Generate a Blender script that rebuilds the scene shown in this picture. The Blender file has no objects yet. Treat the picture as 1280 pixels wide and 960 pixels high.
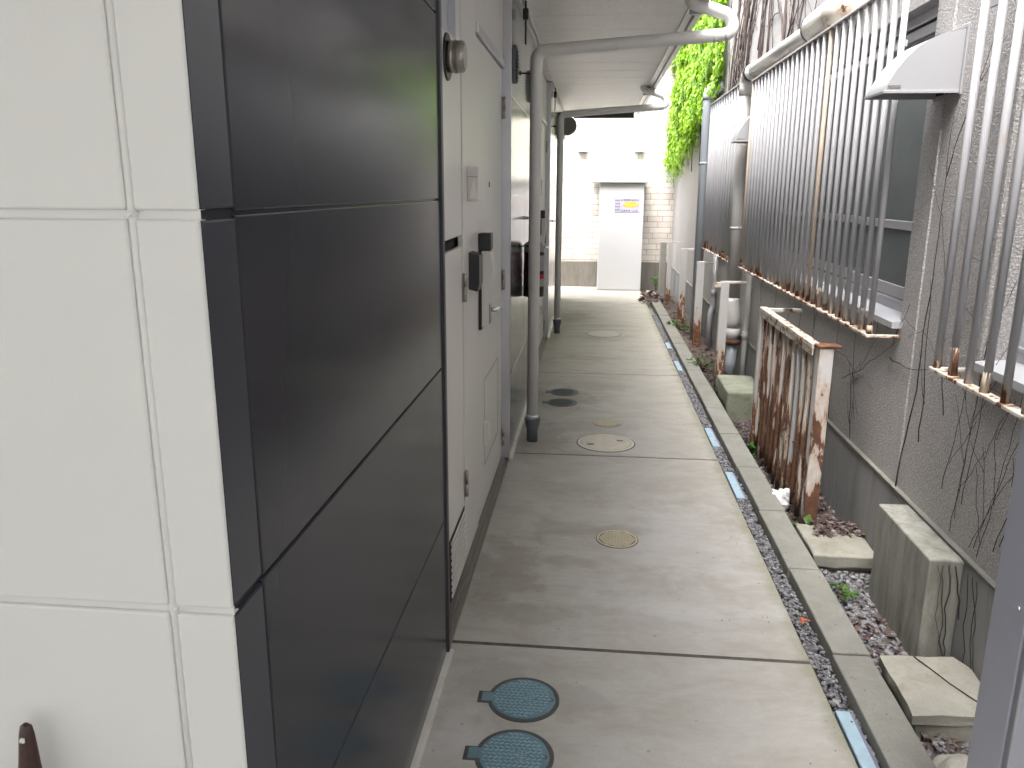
import bpy, bmesh, math, random
from mathutils import Vector, Matrix, noise as mnoise
random.seed(7)
S = bpy.context.scene
COL = S.collection
PI = math.pi

# ------------------------------------------------------------------ materials
MATS = {}
def nodes_of(name):
    m = bpy.data.materials.new(name); m.use_nodes = True
    nt = m.node_tree
    for n in list(nt.nodes): nt.nodes.remove(n)
    out = nt.nodes.new('ShaderNodeOutputMaterial')
    b = nt.nodes.new('ShaderNodeBsdfPrincipled')
    nt.links.new(b.outputs[0], out.inputs[0])
    geo = nt.nodes.new('ShaderNodeNewGeometry')
    MATS[name] = m
    return m, nt, b, geo.outputs['Position']
def c4(c): return (c[0], c[1], c[2], 1.0)
def scaled(nt, pos, s):
    v = nt.nodes.new('ShaderNodeVectorMath'); v.operation = 'MULTIPLY'
    nt.links.new(pos, v.inputs[0]); v.inputs[1].default_value = s
    return v.outputs[0]
def noise(nt, vec, scale, detail=4, rough=.55, dist=0):
    n = nt.nodes.new('ShaderNodeTexNoise')
    n.inputs['Scale'].default_value = scale; n.inputs['Detail'].default_value = detail
    n.inputs['Roughness'].default_value = rough; n.inputs['Distortion'].default_value = dist
    nt.links.new(vec, n.inputs['Vector']); return n.outputs['Fac']
def ramp(nt, fac, stops):
    r = nt.nodes.new('ShaderNodeValToRGB'); e = r.color_ramp.elements
    while len(e) > 1: e.remove(e[-1])
    for i, (p, c) in enumerate(stops):
        k = e[0] if i == 0 else e.new(p)
        k.position = p; k.color = c4(c) if hasattr(c, '__len__') else (c, c, c, 1)
    nt.links.new(fac, r.inputs[0]); return r.outputs[0]
def mixc(nt, fac, a, b, mode='MIX'):
    m = nt.nodes.new('ShaderNodeMix'); m.data_type = 'RGBA'; m.blend_type = mode
    for sock, v in ((m.inputs[0], fac), (m.inputs[6], a), (m.inputs[7], b)):
        if isinstance(v, (int, float)): sock.default_value = v
        elif isinstance(v, tuple): sock.default_value = c4(v)
        else: nt.links.new(v, sock)
    return m.outputs[2]
def math_(nt, op, a, b=None, clamp=False):
    m = nt.nodes.new('ShaderNodeMath'); m.operation = op; m.use_clamp = clamp
    for s, v in ((m.inputs[0], a), (m.inputs[1], b)):
        if v is None: continue
        if isinstance(v, (int, float)): s.default_value = v
        else: nt.links.new(v, s)
    return m.outputs[0]
def maprange(nt, v, a, b, c=0., d=1., smooth=True):
    m = nt.nodes.new('ShaderNodeMapRange'); m.interpolation_type = 'SMOOTHSTEP' if smooth else 'LINEAR'
    nt.links.new(v, m.inputs[0])
    for i, x in enumerate((a, b, c, d)): m.inputs[i+1].default_value = x
    return m.outputs[0]
def sepxyz(nt, pos):
    s = nt.nodes.new('ShaderNodeSeparateXYZ'); nt.links.new(pos, s.inputs[0]); return s.outputs
def bump(nt, b, h, strength, dist):
    n = nt.nodes.new('ShaderNodeBump'); n.inputs['Strength'].default_value = strength
    n.inputs['Distance'].default_value = dist
    nt.links.new(h, n.inputs['Height']); nt.links.new(n.outputs[0], b.inputs['Normal'])
def simple(name, c, rough=.5, metal=0., var=.12, vscale=6, stretch=(1, 1, 1), bmp=0, bscale=200, spec=.5, dirt=None, dscale=3, dpos=(.55, .75), rvar=0.):
    m, nt, b, pos = nodes_of(name)
    v = scaled(nt, pos, stretch)
    f = noise(nt, v, vscale, 6, .6)
    lo = tuple(x*(1-var) for x in c); hi = tuple(min(1, x*(1+var)) for x in c)
    col = ramp(nt, f, [(.3, lo), (.7, hi)])
    if dirt:
        d = noise(nt, v, dscale, 8, .7, .3)
        col = mixc(nt, ramp(nt, d, [(dpos[0], 0.), (dpos[1], 1.)]), col, dirt)
    nt.links.new(col, b.inputs['Base Color'])
    b.inputs['Roughness'].default_value = rough; b.inputs['Metallic'].default_value = metal
    b.inputs['Specular IOR Level'].default_value = spec
    if rvar:
        nt.links.new(maprange(nt, noise(nt, pos, 9, 6, .7), .3, .7, max(0, rough-rvar), min(1, rough+rvar)), b.inputs['Roughness'])
    if bmp: bump(nt, b, noise(nt, pos, bscale, 3, .6), bmp, .003)
    return m

simple('white_siding', (.70, .715, .70), .38, var=.012, vscale=2.5, bmp=.12, bscale=380, dirt=(.58, .56, .51), dscale=26, dpos=(.745, .80))
simple('sealant', (.72, .73, .715), .5, var=.02)
# glossy dark siding
m, nt, b, pos = nodes_of('dark_siding')
f = noise(nt, pos, 1.6, 3)
nt.links.new(ramp(nt, f, [(.3, (.027, .029, .037)), (.7, (.035, .037, .046))]), b.inputs['Base Color'])
b.inputs['Specular IOR Level'].default_value = 0; b.inputs['Roughness'].default_value = .6
gl = nt.nodes.new('ShaderNodeBsdfGlossy'); gl.inputs[0].default_value = (1, 1, 1, 1)
nt.links.new(maprange(nt, noise(nt, pos, 3.5, 6, .7), .3, .75, .15, .23), gl.inputs['Roughness'])
bn = nt.nodes.new('ShaderNodeBump'); bn.inputs['Strength'].default_value = .03; bn.inputs['Distance'].default_value = .002
nt.links.new(noise(nt, pos, 420, 2), bn.inputs['Height']); nt.links.new(bn.outputs[0], gl.inputs['Normal'])
fr = nt.nodes.new('ShaderNodeFresnel'); fr.inputs[0].default_value = 1.42
mx = nt.nodes.new('ShaderNodeMixShader'); nt.links.new(math_(nt, 'MULTIPLY', fr.outputs[0], math_(nt, 'ADD', fr.outputs[0], .5), True), mx.inputs[0])
nt.links.new(b.outputs[0], mx.inputs[1]); nt.links.new(gl.outputs[0], mx.inputs[2])
nt.links.new(mx.outputs[0], [n for n in nt.nodes if n.type == 'OUTPUT_MATERIAL'][0].inputs[0])
simple('dark_trim', (.028, .03, .042), .4, var=.1)
simple('dark_corner', (.026, .029, .042), .3, var=.06, bmp=.03, bscale=420)
simple('door_paint', (.68, .66, .63), .36, var=.02, vscale=3, bmp=.08, bscale=600)
simple('jamb_paint', (.70, .68, .65), .38, var=.02, vscale=3, bmp=.08, bscale=600)
simple('silver', (.56, .57, .60), .32, .8, var=.03)
simple('chrome', (.7, .7, .7), .16, 1., var=.03)
simple('steel', (.42, .40, .37), .35, .85, var=.12, vscale=40)
simple('hinge_steel', (.38, .35, .31), .4, .8, var=.1, vscale=60)
simple('black_plastic', (.018, .018, .02), .38, var=.1)
simple('light_plastic', (.66, .64, .61), .35, var=.02)
simple('white_plastic', (.78, .78, .76), .3, var=.03, vscale=8, dirt=(.55, .53, .5), dscale=7, dpos=(.62, .85))
simple('sill_metal', (.21, .19, .17), .42, .5, var=.12, vscale=14, stretch=(8, 1, 8))
simple('flashing', (.62, .60, .55), .45, .2, var=.12, vscale=8, dirt=(.3, .27, .22), dscale=22, dpos=(.58, .75))
simple('pipe_white', (.75, .74, .72), .33, var=.03, vscale=6, stretch=(1, 1, .3), dirt=(.42, .40, .36), dscale=9, dpos=(.64, .85))
simple('socket_grey', (.12, .135, .15), .5, var=.1, vscale=30)
simple('joint_dark', (.07, .062, .05), .9, var=.3, vscale=30)
simple('cap_grey', (.22, .22, .215), .5)
simple('void', (.02, .02, .02), .8)
# soffit
m, nt, b, pos = nodes_of('soffit_board')
f = noise(nt, scaled(nt, pos, (1.2, 7, 1)), 3, 6)
col = ramp(nt, f, [(.25, (.72, .705, .69)), (.75, (.79, .78, .77))])
sp = noise(nt, pos, 75, 2, .4)
col = mixc(nt, ramp(nt, sp, [(.6, 0.), (.68, .5)]), col, (.45, .43, .41))
nt.links.new(col, b.inputs['Base Color']); b.inputs['Roughness'].default_value = .42
bump(nt, b, noise(nt, pos, 160, 2), .25, .003)
simple('fascia_alu', (.55, .55, .56), .35, .7, var=.05)
# concrete walkway with stains that have a shape of their own
STAINS = [(-.30, 2.95, .16, .35, .75), (-.22, 2.62, .2, .10, .55), (-.1, 3.38, .22, .10, .45), (.15, 3.38, .14, .07, .65), (-.28, 2.2, .14, .12, .4), (-.02, 2.12, .12, .09, .45),
          (-.3, 4.75, .22, .4, .55), (-.22, 5.75, .32, .38, .6), (.05, 6.1, .3, .14, .35), (.1, 5.0, .26, .2, .35), (-.2, 9.6, .25, .5, .6), (.1, 8.3, .35, .25, .4), (0, 7.2, .5, .12, .35), (.1, 9.0, .6, .14, .3),
          (-.05, 3.9, .25, .12, .3), (-.1, 3.05, .18, .06, .4), (-.33, 1.9, .12, .2, -.35), (.45, 3.3, .25, .5, -.3), (.35, 2.75, .4, .12, -.25)]
m, nt, b, pos = nodes_of('walk_concrete')
wob = noise(nt, pos, 9, 5, .65)
n1 = noise(nt, scaled(nt, pos, (1.1, 1.9, 1)), 2.3, 9, .66, .5)
col = ramp(nt, n1, [(.25, (.27, .248, .218)), (.5, (.345, .33, .305)), (.78, (.40, .39, .375))])
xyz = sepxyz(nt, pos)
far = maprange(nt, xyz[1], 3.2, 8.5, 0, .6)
col = mixc(nt, far, col, mixc(nt, n1, (.38, .355, .29), (.54, .515, .44)))  # olive tint, also lightened with distance to stand in for missing light
n2 = noise(nt, scaled(nt, pos, (2.6, 5, 1)), 9, 8, .72)
col = mixc(nt, ramp(nt, n2, [(.45, 0.), (.72, .25)]), col, (.45, .44, .425))
col = mixc(nt, ramp(nt, noise(nt, scaled(nt, pos, (1, 2.2, 1)), 3.4, 8, .7, .8), [(.47, 0.), (.70, .50)]), col, (.27, .243, .20))
dark = None; light = None
for cx, cy, rx, ry, a in STAINS:
    s = nt.nodes.new('ShaderNodeVectorMath'); s.operation = 'SUBTRACT'
    nt.links.new(pos, s.inputs[0]); s.inputs[1].default_value = (cx, cy, 0)
    v = scaled(nt, s.outputs[0], (1/rx, 1/ry, 0))
    l = nt.nodes.new('ShaderNodeVectorMath'); l.operation = 'LENGTH'; nt.links.new(v, l.inputs[0])
    d = math_(nt, 'ADD', l.outputs['Value'], math_(nt, 'MULTIPLY', math_(nt, 'SUBTRACT', wob, .5), 2.4))
    k = maprange(nt, d, .45, 1.15, abs(a)*.62, 0)
    if a > 0: dark = k if dark is None else math_(nt, 'MAXIMUM', dark, k)
    else: light = k if light is None else math_(nt, 'MAXIMUM', light, k)
col = mixc(nt, dark, col, (.165, .148, .118))
col = mixc(nt, light, col, (.58, .57, .57))
grit = noise(nt, pos, 260, 2, .5)
col = mixc(nt, ramp(nt, grit, [(.3, .35), (.42, 0.)]), col, (.2, .19, .17))
edge = maprange(nt, math_(nt, 'ADD', xyz[0], math_(nt, 'MULTIPLY', math_(nt, 'SUBTRACT', wob, .5), .12)), .69, .75, 0, .55)
col = mixc(nt, edge, col, (.20, .20, .12))
spots = noise(nt, pos, 34, 2, .3)
col = mixc(nt, ramp(nt, spots, [(.77, 0.), (.79, .5)]), col, (.16, .145, .12))
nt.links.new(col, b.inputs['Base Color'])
nt.links.new(maprange(nt, n1, .3, .7, .68, .85), b.inputs['Roughness'])
b.inputs['Specular IOR Level'].default_value = .25
bump(nt, b, math_(nt, 'ADD', noise(nt, pos, 180, 5, .7), math_(nt, 'MULTIPLY', n2, 1.5)), .22, .003)
def concrete(name, lo, hi, moss, mdirt=(.5, .75), streak=False, sc=5, rough=.85):
    m, nt, b, pos = nodes_of(name)
    v = scaled(nt, pos, (1.4, 1.4, .25)) if streak else pos
    n1 = noise(nt, v, sc, 9, .68, .3)
    col = ramp(nt, n1, [(.25, lo), (.75, hi)])
    n3 = noise(nt, v, sc*2.2, 8, .7, .5)
    col = mixc(nt, ramp(nt, n3, [(mdirt[0], 0.), (mdirt[1], .8)]), col, moss)
    g = noise(nt, pos, 240, 2)
    col = mixc(nt, ramp(nt, g, [(.3, .4), (.42, 0.)]), col, tuple(x*.5 for x in lo))
    nt.links.new(col, b.inputs['Base Color']); b.inputs['Roughness'].default_value = rough
    b.inputs['Specular IOR Level'].default_value = .25
    bump(nt, b, math_(nt, 'ADD', noise(nt, pos, 130, 6, .75), math_(nt, 'MULTIPLY', n1, 2)), .35, .004)
concrete('kerb_concrete', (.175, .17, .152), (.27, .265, .24), (.20, .195, .15))
concrete('base_concrete', (.21, .21, .21), (.30, .30, .30), (.13, .13, .125), streak=True, sc=4)
concrete('pier_concrete', (.22, .22, .195), (.36, .355, .325), (.12, .12, .09), (.42, .68), streak=True, sc=5)
concrete('end_concrete', (.13, .12, .105), (.2, .185, .165), (.085, .08, .065), streak=True, sc=5)
concrete('slab_concrete', (.22, .21, .18), (.36, .35, .305), (.2, .18, .12), sc=6)
concrete('mossy_concrete', (.17, .185, .14), (.27, .28, .22), (.10, .125, .07), sc=6)
concrete('soil', (.075, .06, .05), (.13, .105, .09), (.04, .033, .03), sc=12, rough=.95)
concrete('far_ground', (.12, .11, .10), (.2, .19, .17), (.08, .09, .05), sc=.6)
concrete('boulder', (.26, .25, .215), (.40, .385, .34), (.22, .2, .15), sc=14)
# stucco
m, nt, b, pos = nodes_of('stucco')
n1 = noise(nt, scaled(nt, pos, (1, 1, .3)), 2.2, 8, .65)
col = ramp(nt, n1, [(.25, (.395, .382, .38)), (.75, (.525, .512, .508))])
vor = nt.nodes.new('ShaderNodeTexVoronoi'); vor.feature = 'SMOOTH_F1'; vor.inputs['Scale'].default_value = 135; vor.inputs['Smoothness'].default_value = .35
wv = nt.nodes.new('ShaderNodeVectorMath'); wv.operation = 'ADD'; nt.links.new(pos, wv.inputs[0])
nn = nt.nodes.new('ShaderNodeTexNoise'); nn.inputs['Scale'].default_value = 45; nt.links.new(pos, nn.inputs['Vector'])
nt.links.new(scaled(nt, nn.outputs['Color'], (.02, .02, .02)), wv.inputs[1]); nt.links.new(wv.outputs[0], vor.inputs['Vector'])
h = maprange(nt, vor.outputs['Distance'], .1, .62, 1, 0)
h = math_(nt, 'ADD', h, noise(nt, pos, 150, 4, .6))
col = mixc(nt, maprange(nt, h, .5, 1.0, .38, 0), col, (.13, .12, .115))
col = mixc(nt, ramp(nt, noise(nt, pos, 150, 1), [(.66, 0.), (.72, .6)]), col, (.55, .54, .53))
nt.links.new(col, b.inputs['Base Color']); b.inputs['Roughness'].default_value = .5
bump(nt, b, h, .55, .004)
# peeling paint over rust: worn by its own noise, most of it near the feet
def rusty(name, paint, z0, z1, amount, nscale=14, stretch=(1, 1, .35), paint2=None, zamp=.6, brown=(.075, .030, .018), orange=(.30, .115, .035)):
    m, nt, b, pos = nodes_of(name)
    v = scaled(nt, pos, stretch)
    n1 = noise(nt, v, nscale, 8, .62, .25)
    xyz = sepxyz(nt, pos)
    low = maprange(nt, xyz[2], z0, z1, zamp, 0)
    k = math_(nt, 'ADD', math_(nt, 'ADD', n1, low), amount)
    mask = maprange(nt, k, .655, .685, 0, 1)
    halo = maprange(nt, k, .56, .66, 0, .55)
    rc = ramp(nt, noise(nt, pos, nscale*2.6, 7, .7), [(.3, brown), (.5, (.115, .052, .03)), (.68, orange)])
    pc = ramp(nt, noise(nt, v, 5, 5), [(.3, tuple(x*.88 for x in paint)), (.7, paint2 or paint)])
    pc = mixc(nt, halo, pc, (.42, .27, .15))
    nt.links.new(mixc(nt, mask, pc, rc), b.inputs['Base Color'])
    nt.links.new(maprange(nt, mask, 0, 1, .36, .9), b.inputs['Roughness'])
    bump(nt, b, math_(nt, 'ADD', math_(nt, 'MULTIPLY', mask, -.8), math_(nt, 'MULTIPLY', noise(nt, pos, 170, 4, .7), maprange(nt, mask, 0, 1, .1, .7))), .6, .002)
GR = (.42, .42, .44)
rusty('grille_bar', GR, .935, 1.07, -.085, 13, (1.6, 1.6, .4), zamp=.27, brown=(.10, .045, .025), orange=(.34, .15, .06))
rusty('grille_bar_brown', (.5, .42, .34), .9, 1.1, -.02, 9, (1.3, 1.3, .25), zamp=.3)
rusty('grille_rail', (.66, .62, .56), .9, 1.0, .05, 15, (1, 1, 1), zamp=.12)
rusty('grille_top', (.55, .52, .49), .9, 1.0, .0, 16, (1, .7, 1), zamp=0, brown=(.09, .06, .05), orange=(.17, .1, .06))
rusty('fence_paint', (.46, .45, .445), 0, .45, -.03, 13, (1.5, 1.5, .4), zamp=.34)
rusty('fence_post_paint', (.62, .60, .59), 0, .6, .09, 6, (1.6, 1.6, .6), zamp=.14, brown=(.06, .028, .02), orange=(.22, .085, .04))
rusty('fence_bar', (.52, .49, .46), 0, .8, .115, 17, (2, 2, .25), zamp=.11, brown=(.05, .028, .022), orange=(.15, .07, .035))
rusty('fence_top', (.60, .54, .48), .7, .72, .10, 24, (1, .8, 1), zamp=0)
rusty('old_pipe', (.45, .44, .43), .1, .7, -.1, 11, (1, 1, .5), zamp=.12, brown=(.07, .05, .045), orange=(.13, .09, .07))
rusty('rust_pipe', (.72, .69, .63), 0, .1, .04, 8, (1, 1.2, 1), zamp=0)
rusty('blue_pipe', (.34, .375, .41), .1, .5, -.13, 10, (1, 1, .4), zamp=.1)
simple('window_alu', (.56, .57, .60), .34, .55, var=.05)
simple('sill_white', (.42, .43, .46), .35, var=.04)
m, nt, b, pos = nodes_of('wire_glass')
col = ramp(nt, noise(nt, pos, 3), [(.3, (.10, .12, .122)), (.7, (.14, .16, .162))])
nt.links.new(col, b.inputs['Base Color']); b.inputs['Roughness'].default_value = .42; b.inputs['Specular IOR Level'].default_value = .3
bump(nt, b, noise(nt, pos, 140, 2), .25, .004)
simple('hood_white', (.33, .33, .345), .36, var=.02, vscale=12, dirt=(.5, .47, .42), dscale=18, dpos=(.66, .8))
simple('post_grey', (.38, .40, .48), .42, .15, var=.04, vscale=8, bmp=.06, bscale=300)
simple('post_edge', (.21, .22, .25), .4, .15, var=.04)
simple('lid_blue', (.095, .175, .21), .5, var=.14, vscale=25, dirt=(.13, .14, .14), dscale=30, dpos=(.5, .8), bmp=.2, bscale=300)
simple('lid_blue_rib', (.21, .325, .375), .42, var=.12, vscale=30)
simple('lid_wet', (.05, .075, .08), .55, var=.2, vscale=25, dirt=(.09, .085, .07), dscale=25, dpos=(.5, .8))
simple('lid_frame', (.05, .05, .052), .5, var=.2, vscale=30)
simple('lid_beige', (.17, .14, .095), .55, var=.1, vscale=30, dirt=(.25, .2, .14), dscale=30, dpos=(.55, .8))
simple('lid_cream', (.47, .42, .31), .55, var=.08, vscale=30)
simple('lid_grey', (.40, .365, .30), .6, var=.1, vscale=12, dirt=(.26, .22, .17), dscale=14, dpos=(.5, .8), bmp=.4, bscale=150)
simple('lid_rim', (.52, .485, .42), .55, var=.1, vscale=20)
simple('strip_blue', (.31, .42, .50), .5, var=.08, vscale=30, dirt=(.3, .34, .36), dscale=22, dpos=(.58, .8), bmp=.2, bscale=200)
simple('strip_side', (.16, .17, .21), .6, var=.1)
simple('handle_brown', (.045, .018, .014), .42, var=.4, vscale=45, stretch=(1, 1, .12), bmp=.35, bscale=120)
simple('bag_grey', (.33, .33, .34), .6, var=.06, vscale=30)
simple('bag_black', (.012, .012, .013), .5, var=.1)
simple('bag_maroon', (.05, .012, .014), .55, var=.15)
simple('bag_red', (.42, .02, .03), .5, var=.05)
# stones: shade per position
m, nt, b, pos = nodes_of('gravel')
col = ramp(nt, noise(nt, pos, 42, 1, .3), [(.3, (.085, .085, .095)), (.5, (.165, .165, .18)), (.62, (.22, .215, .22)), (.74, (.31, .30, .295))])
nt.links.new(col, b.inputs['Base Color']); b.inputs['Roughness'].default_value = .7
bump(nt, b, noise(nt, pos, 300, 3), .3, .002)
m, nt, b, pos = nodes_of('dead_leaf')
col = ramp(nt, noise(nt, pos, 30, 1, .3), [(.3, (.045, .028, .028)), (.5, (.095, .062, .058)), (.65, (.155, .108, .098)), (.78, (.25, .20, .17))])
nt.links.new(col, b.inputs['Base Color']); b.inputs['Roughness'].default_value = .75
simple('twig', (.075, .055, .048), .85, var=.4, vscale=12)
simple('twig_dark', (.035, .03, .03), .85, var=.4, vscale=12)
def leafmat(name, a, bb, cc):
    m, nt, b, pos = nodes_of(name)
    col = ramp(nt, noise(nt, pos, 11, 2, .4), [(.3, a), (.5, bb), (.7, cc)])
    nt.links.new(col, b.inputs['Base Color']); b.inputs['Roughness'].default_value = .42
    tr = nt.nodes.new('ShaderNodeBsdfTranslucent'); nt.links.new(col, tr.inputs[0])
    mx = nt.nodes.new('ShaderNodeMixShader'); mx.inputs[0].default_value = .42
    out = [n for n in nt.nodes if n.type == 'OUTPUT_MATERIAL'][0]
    nt.links.new(b.outputs[0], mx.inputs[1]); nt.links.new(tr.outputs[0], mx.inputs[2]); nt.links.new(mx.outputs[0], out.inputs[0])
leafmat('ivy_leaf', (.13, .29, .012), (.23, .41, .02), (.31, .48, .05))
leafmat('weed_leaf', (.04, .11, .02), (.07, .17, .025), (.10, .22, .04))
simple('ivy_stem', (.10, .07, .05), .85)
# end wall stone: brick pattern with uneven tones
m, nt, b, pos = nodes_of('split_stone')
xyz = sepxyz(nt, pos)
cmb = nt.nodes.new('ShaderNodeCombineXYZ'); nt.links.new(xyz[0], cmb.inputs[0]); nt.links.new(xyz[2], cmb.inputs[1])
wn = noise(nt, pos, 3, 2)
br = nt.nodes.new('ShaderNodeTexBrick'); nt.links.new(cmb.outputs[0], br.inputs['Vector'])
br.inputs['Scale'].default_value = 1; br.inputs['Brick Width'].default_value = .33; br.inputs['Row Height'].default_value = .085
br.inputs['Mortar Size'].default_value = .0045; br.inputs['Mortar Smooth'].default_value = .3; br.offset = .37; br.squash = .7; br.squash_frequency = 3
br.inputs['Color1'].default_value = (.58, .55, .51, 1); br.inputs['Color2'].default_value = (.44, .37, .32, 1); br.inputs['Mortar'].default_value = (.17, .14, .12, 1)
col = mixc(nt, ramp(nt, noise(nt, pos, 4, 5), [(.35, 0.), (.7, .5)]), br.outputs['Color'], (.60, .585, .56))
nt.links.new(col, b.inputs['Base Color']); b.inputs['Roughness'].default_value = .8
bump(nt, b, math_(nt, 'ADD', math_(nt, 'MULTIPLY', br.outputs['Fac'], -1.5), noise(nt, pos, 28, 6, .7)), .6, .01)
simple('cabinet_white', (.52, .52, .54), .4, var=.02, vscale=3)
simple('cabinet_cap', (.46, .46, .46), .4, var=.02)
simple('sign_paper', (.40, .385, .49), .5, var=.05)
simple('sign_yellow', (.55, .40, .07), .5, var=.15, vscale=30)
simple('sign_ink', (.05, .04, .11), .6)
simple('paper', (.75, .75, .77), .6, var=.06, vscale=30)
simple('peel_wall', (.60, .59, .57), .7, var=.12, vscale=5, stretch=(1, 1, .3), dirt=(.36, .33, .30), dscale=8, dpos=(.5, .7))

# ------------------------------------------------------------------ mesh helpers
class MB:
    def __init__(s): s.bm = bmesh.new()
    def box(s, x0, x1, y0, y1, z0, z1, bev=0., seg=1, mi=0):
        r = bmesh.ops.create_cube(s.bm, size=1.0)
        vs = r['verts']
        for v in vs:
            v.co = Vector(((x0+x1)/2+v.co.x*(x1-x0), (y0+y1)/2+v.co.y*(y1-y0), (z0+z1)/2+v.co.z*(z1-z0)))
        fs = {f for v in vs for f in v.link_faces}
        for f in fs: f.material_index = mi
        if bev > 0:
            es = list({e for v in vs for e in v.link_edges})
            bmesh.ops.bevel(s.bm, geom=es, offset=bev, segments=seg, affect='EDGES', profile=.5, clamp_overlap=True)
        return s
    def prism(s, pts, a, b_, axis='y', mi=0):
        # pts: 2-D outline; extruded along axis from a to b_
        def P(p, t):
            if axis == 'y': return Vector((p[0], t, p[1]))
            if axis == 'x': return Vector((t, p[0], p[1]))
            return Vector((p[0], p[1], t))
        A = [s.bm.verts.new(P(p, a)) for p in pts]; B = [s.bm.verts.new(P(p, b_)) for p in pts]
        n = len(pts); fs = [s.bm.faces.new(A), s.bm.faces.new(B[::-1])]
        for i in range(n): fs.append(s.bm.faces.new((A[i], B[i], B[(i+1) % n], A[(i+1) % n])))
        for f in fs: f.material_index = mi
        return s
    def tube(s, pts, r, n=12, cap=True, mi=0, smooth=True):
        pts = [Vector(p) for p in pts]; rs = r if hasattr(r, '__len__') else [r]*len(pts)
        rings = []; ref = None
        for i, p in enumerate(pts):
            t = (pts[min(i+1, len(pts)-1)]-pts[max(i-1, 0)])
            if t.length < 1e-9: t = Vector((0, 0, 1))
            t.normalize()
            if ref is None:
                ref = Vector((1, 0, 0)) if abs(t.x) < .9 else Vector((0, 1, 0))
            u = ref-t*ref.dot(t)
            if u.length < 1e-6: u = t.orthogonal()
            u.normalize(); w = t.cross(u); ref = u
            rings.append([s.bm.verts.new(p+(u*math.cos(2*PI*k/n)+w*math.sin(2*PI*k/n))*rs[i]) for k in range(n)])
        for a, b_ in zip(rings, rings[1:]):
            for k in range(n):
                f = s.bm.faces.new((a[k], a[(k+1) % n], b_[(k+1) % n], b_[k])); f.smooth = smooth; f.material_index = mi
        if cap:
            s.bm.faces.new(rings[0][::-1]).material_index = mi; s.bm.faces.new(rings[-1]).material_index = mi
        return s
    def disc(s, c, r, z0, z1, n=40, mi=0, r1=None):
        return s.tube([(c[0], c[1], z0), (c[0], c[1], z1)], [r, r1 or r], n, True, mi, smooth=False)
    def annulus(s, c, ri, ro, z0, z1, n=48, mi=0):
        L = []
        for k in range(n):
            a = 2*PI*k/n; ca, sa = math.cos(a), math.sin(a)
            L.append([s.bm.verts.new((c[0]+q*ca, c[1]+q*sa, z)) for q, z in ((ri, z0), (ri, z1), (ro, z1), (ro, z0))])
        for k in range(n):
            A, B = L[k], L[(k+1) % n]
            for j in range(4):
                s.bm.faces.new((A[j], A[(j+1) % 4], B[(j+1) % 4], B[j])).material_index = mi
        return s
    def stone(s, c, r, flat=.75, mi=0):
        M = Matrix.Rotation(random.random()*6.3, 3, 'Z') @ Matrix.Rotation(random.random()*6.3, 3, 'X')
        k = [random.uniform(.65, 1.2) for _ in range(3)]
        vs = []
        for p in ICO[0]:
            q = M @ Vector((p[0]*k[0], p[1]*k[1], p[2]*k[2]))*random.uniform(.82, 1.12)*r
            vs.append(s.bm.verts.new((c[0]+q.x, c[1]+q.y, c[2]+q.z*flat)))
        for f in ICO[1]: s.bm.faces.new([vs[i] for i in f]).material_index = mi
        return s
    def leaf(s, c, d, up, w, l, fold=.25, mi=0):
        # c: stem end, d: direction, up: normal
        c = Vector(c); d = Vector(d).normalized(); up = (Vector(up)-d*Vector(up).dot(d)).normalized(); sd = d.cross(up)
        p = [c, c+d*l*.42+sd*w*.5+up*w*fold, c+d*l-up*l*.08, c+d*l*.42-sd*w*.5+up*w*fold, c+d*l*.45]
        v = [s.bm.verts.new(q) for q in p]
        for f in ((0, 1, 4), (1, 2, 4), (2, 3, 4), (3, 0, 4)): s.bm.faces.new([v[i] for i in f]).material_index = mi
        return s
    def rough(s, amp, cuts=3, sc=9):
        bmesh.ops.subdivide_edges(s.bm, edges=s.bm.edges[:], cuts=cuts, use_grid_fill=True)
        for v in s.bm.verts:
            v.co += Vector((mnoise.noise(v.co*sc), mnoise.noise(v.co*sc+Vector((9, 3, 1))), mnoise.noise(v.co*sc+Vector((2, 7, 5)))))*amp
        return s
    def build(s, name, mat, parent=None, loc=None):
        bmesh.ops.recalc_face_normals(s.bm, faces=s.bm.faces[:])
        base = world_loc(parent) if parent else Vector(loc or (0, 0, 0))
        me = bpy.data.meshes.new(name)
        for v in s.bm.verts: v.co -= base
        s.bm.to_mesh(me); s.bm.free()
        for q in (mat if isinstance(mat, (list, tuple)) else [mat]): me.materials.append(MATS[q])
        o = bpy.data.objects.new(name, me); COL.objects.link(o)
        if parent: o.parent = parent
        else: o.location = base
        return o
def world_loc(o):
    v = Vector((0, 0, 0))
    while o: v += o.location; o = o.parent
    return v
t_ = bmesh.new(); bmesh.ops.create_icosphere(t_, subdivisions=1, radius=1); t_.verts.ensure_lookup_table()
ICO = ([tuple(v.co) for v in t_.verts], [tuple(v.index for v in f.verts) for f in t_.faces]); t_.free()
def tag(o, label, cat, group=None, kind=None):
    o['label'] = label; o['category'] = cat
    if group: o['group'] = group
    if kind: o['kind'] = kind
    return o
def thing(name, label, cat, loc, group=None):
    o = bpy.data.objects.new(name, None); o.empty_display_size = .1; COL.objects.link(o); o.location = loc
    return tag(o, label, cat, group)
def structure(o): o['kind'] = 'structure'; return o
def dup_part(o, dx=0, dy=0, dz=0, mat=None):
    c = o.copy(); COL.objects.link(c); c.parent = o.parent; c.location = o.location+Vector((dx, dy, dz))
    if mat: c.data = o.data.copy(); c.data.materials.clear(); c.data.materials.append(MATS[mat])
    return c
def dup_tree(o, loc, label, skip=()):
    c = o.copy(); COL.objects.link(c); c.location = loc; c['label'] = label
    for ch in list(o.children):
        d = ch.copy(); COL.objects.link(d); d.parent = c
        for g in list(ch.children):
            e = g.copy(); COL.objects.link(e); e.parent = d
    return c
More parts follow.
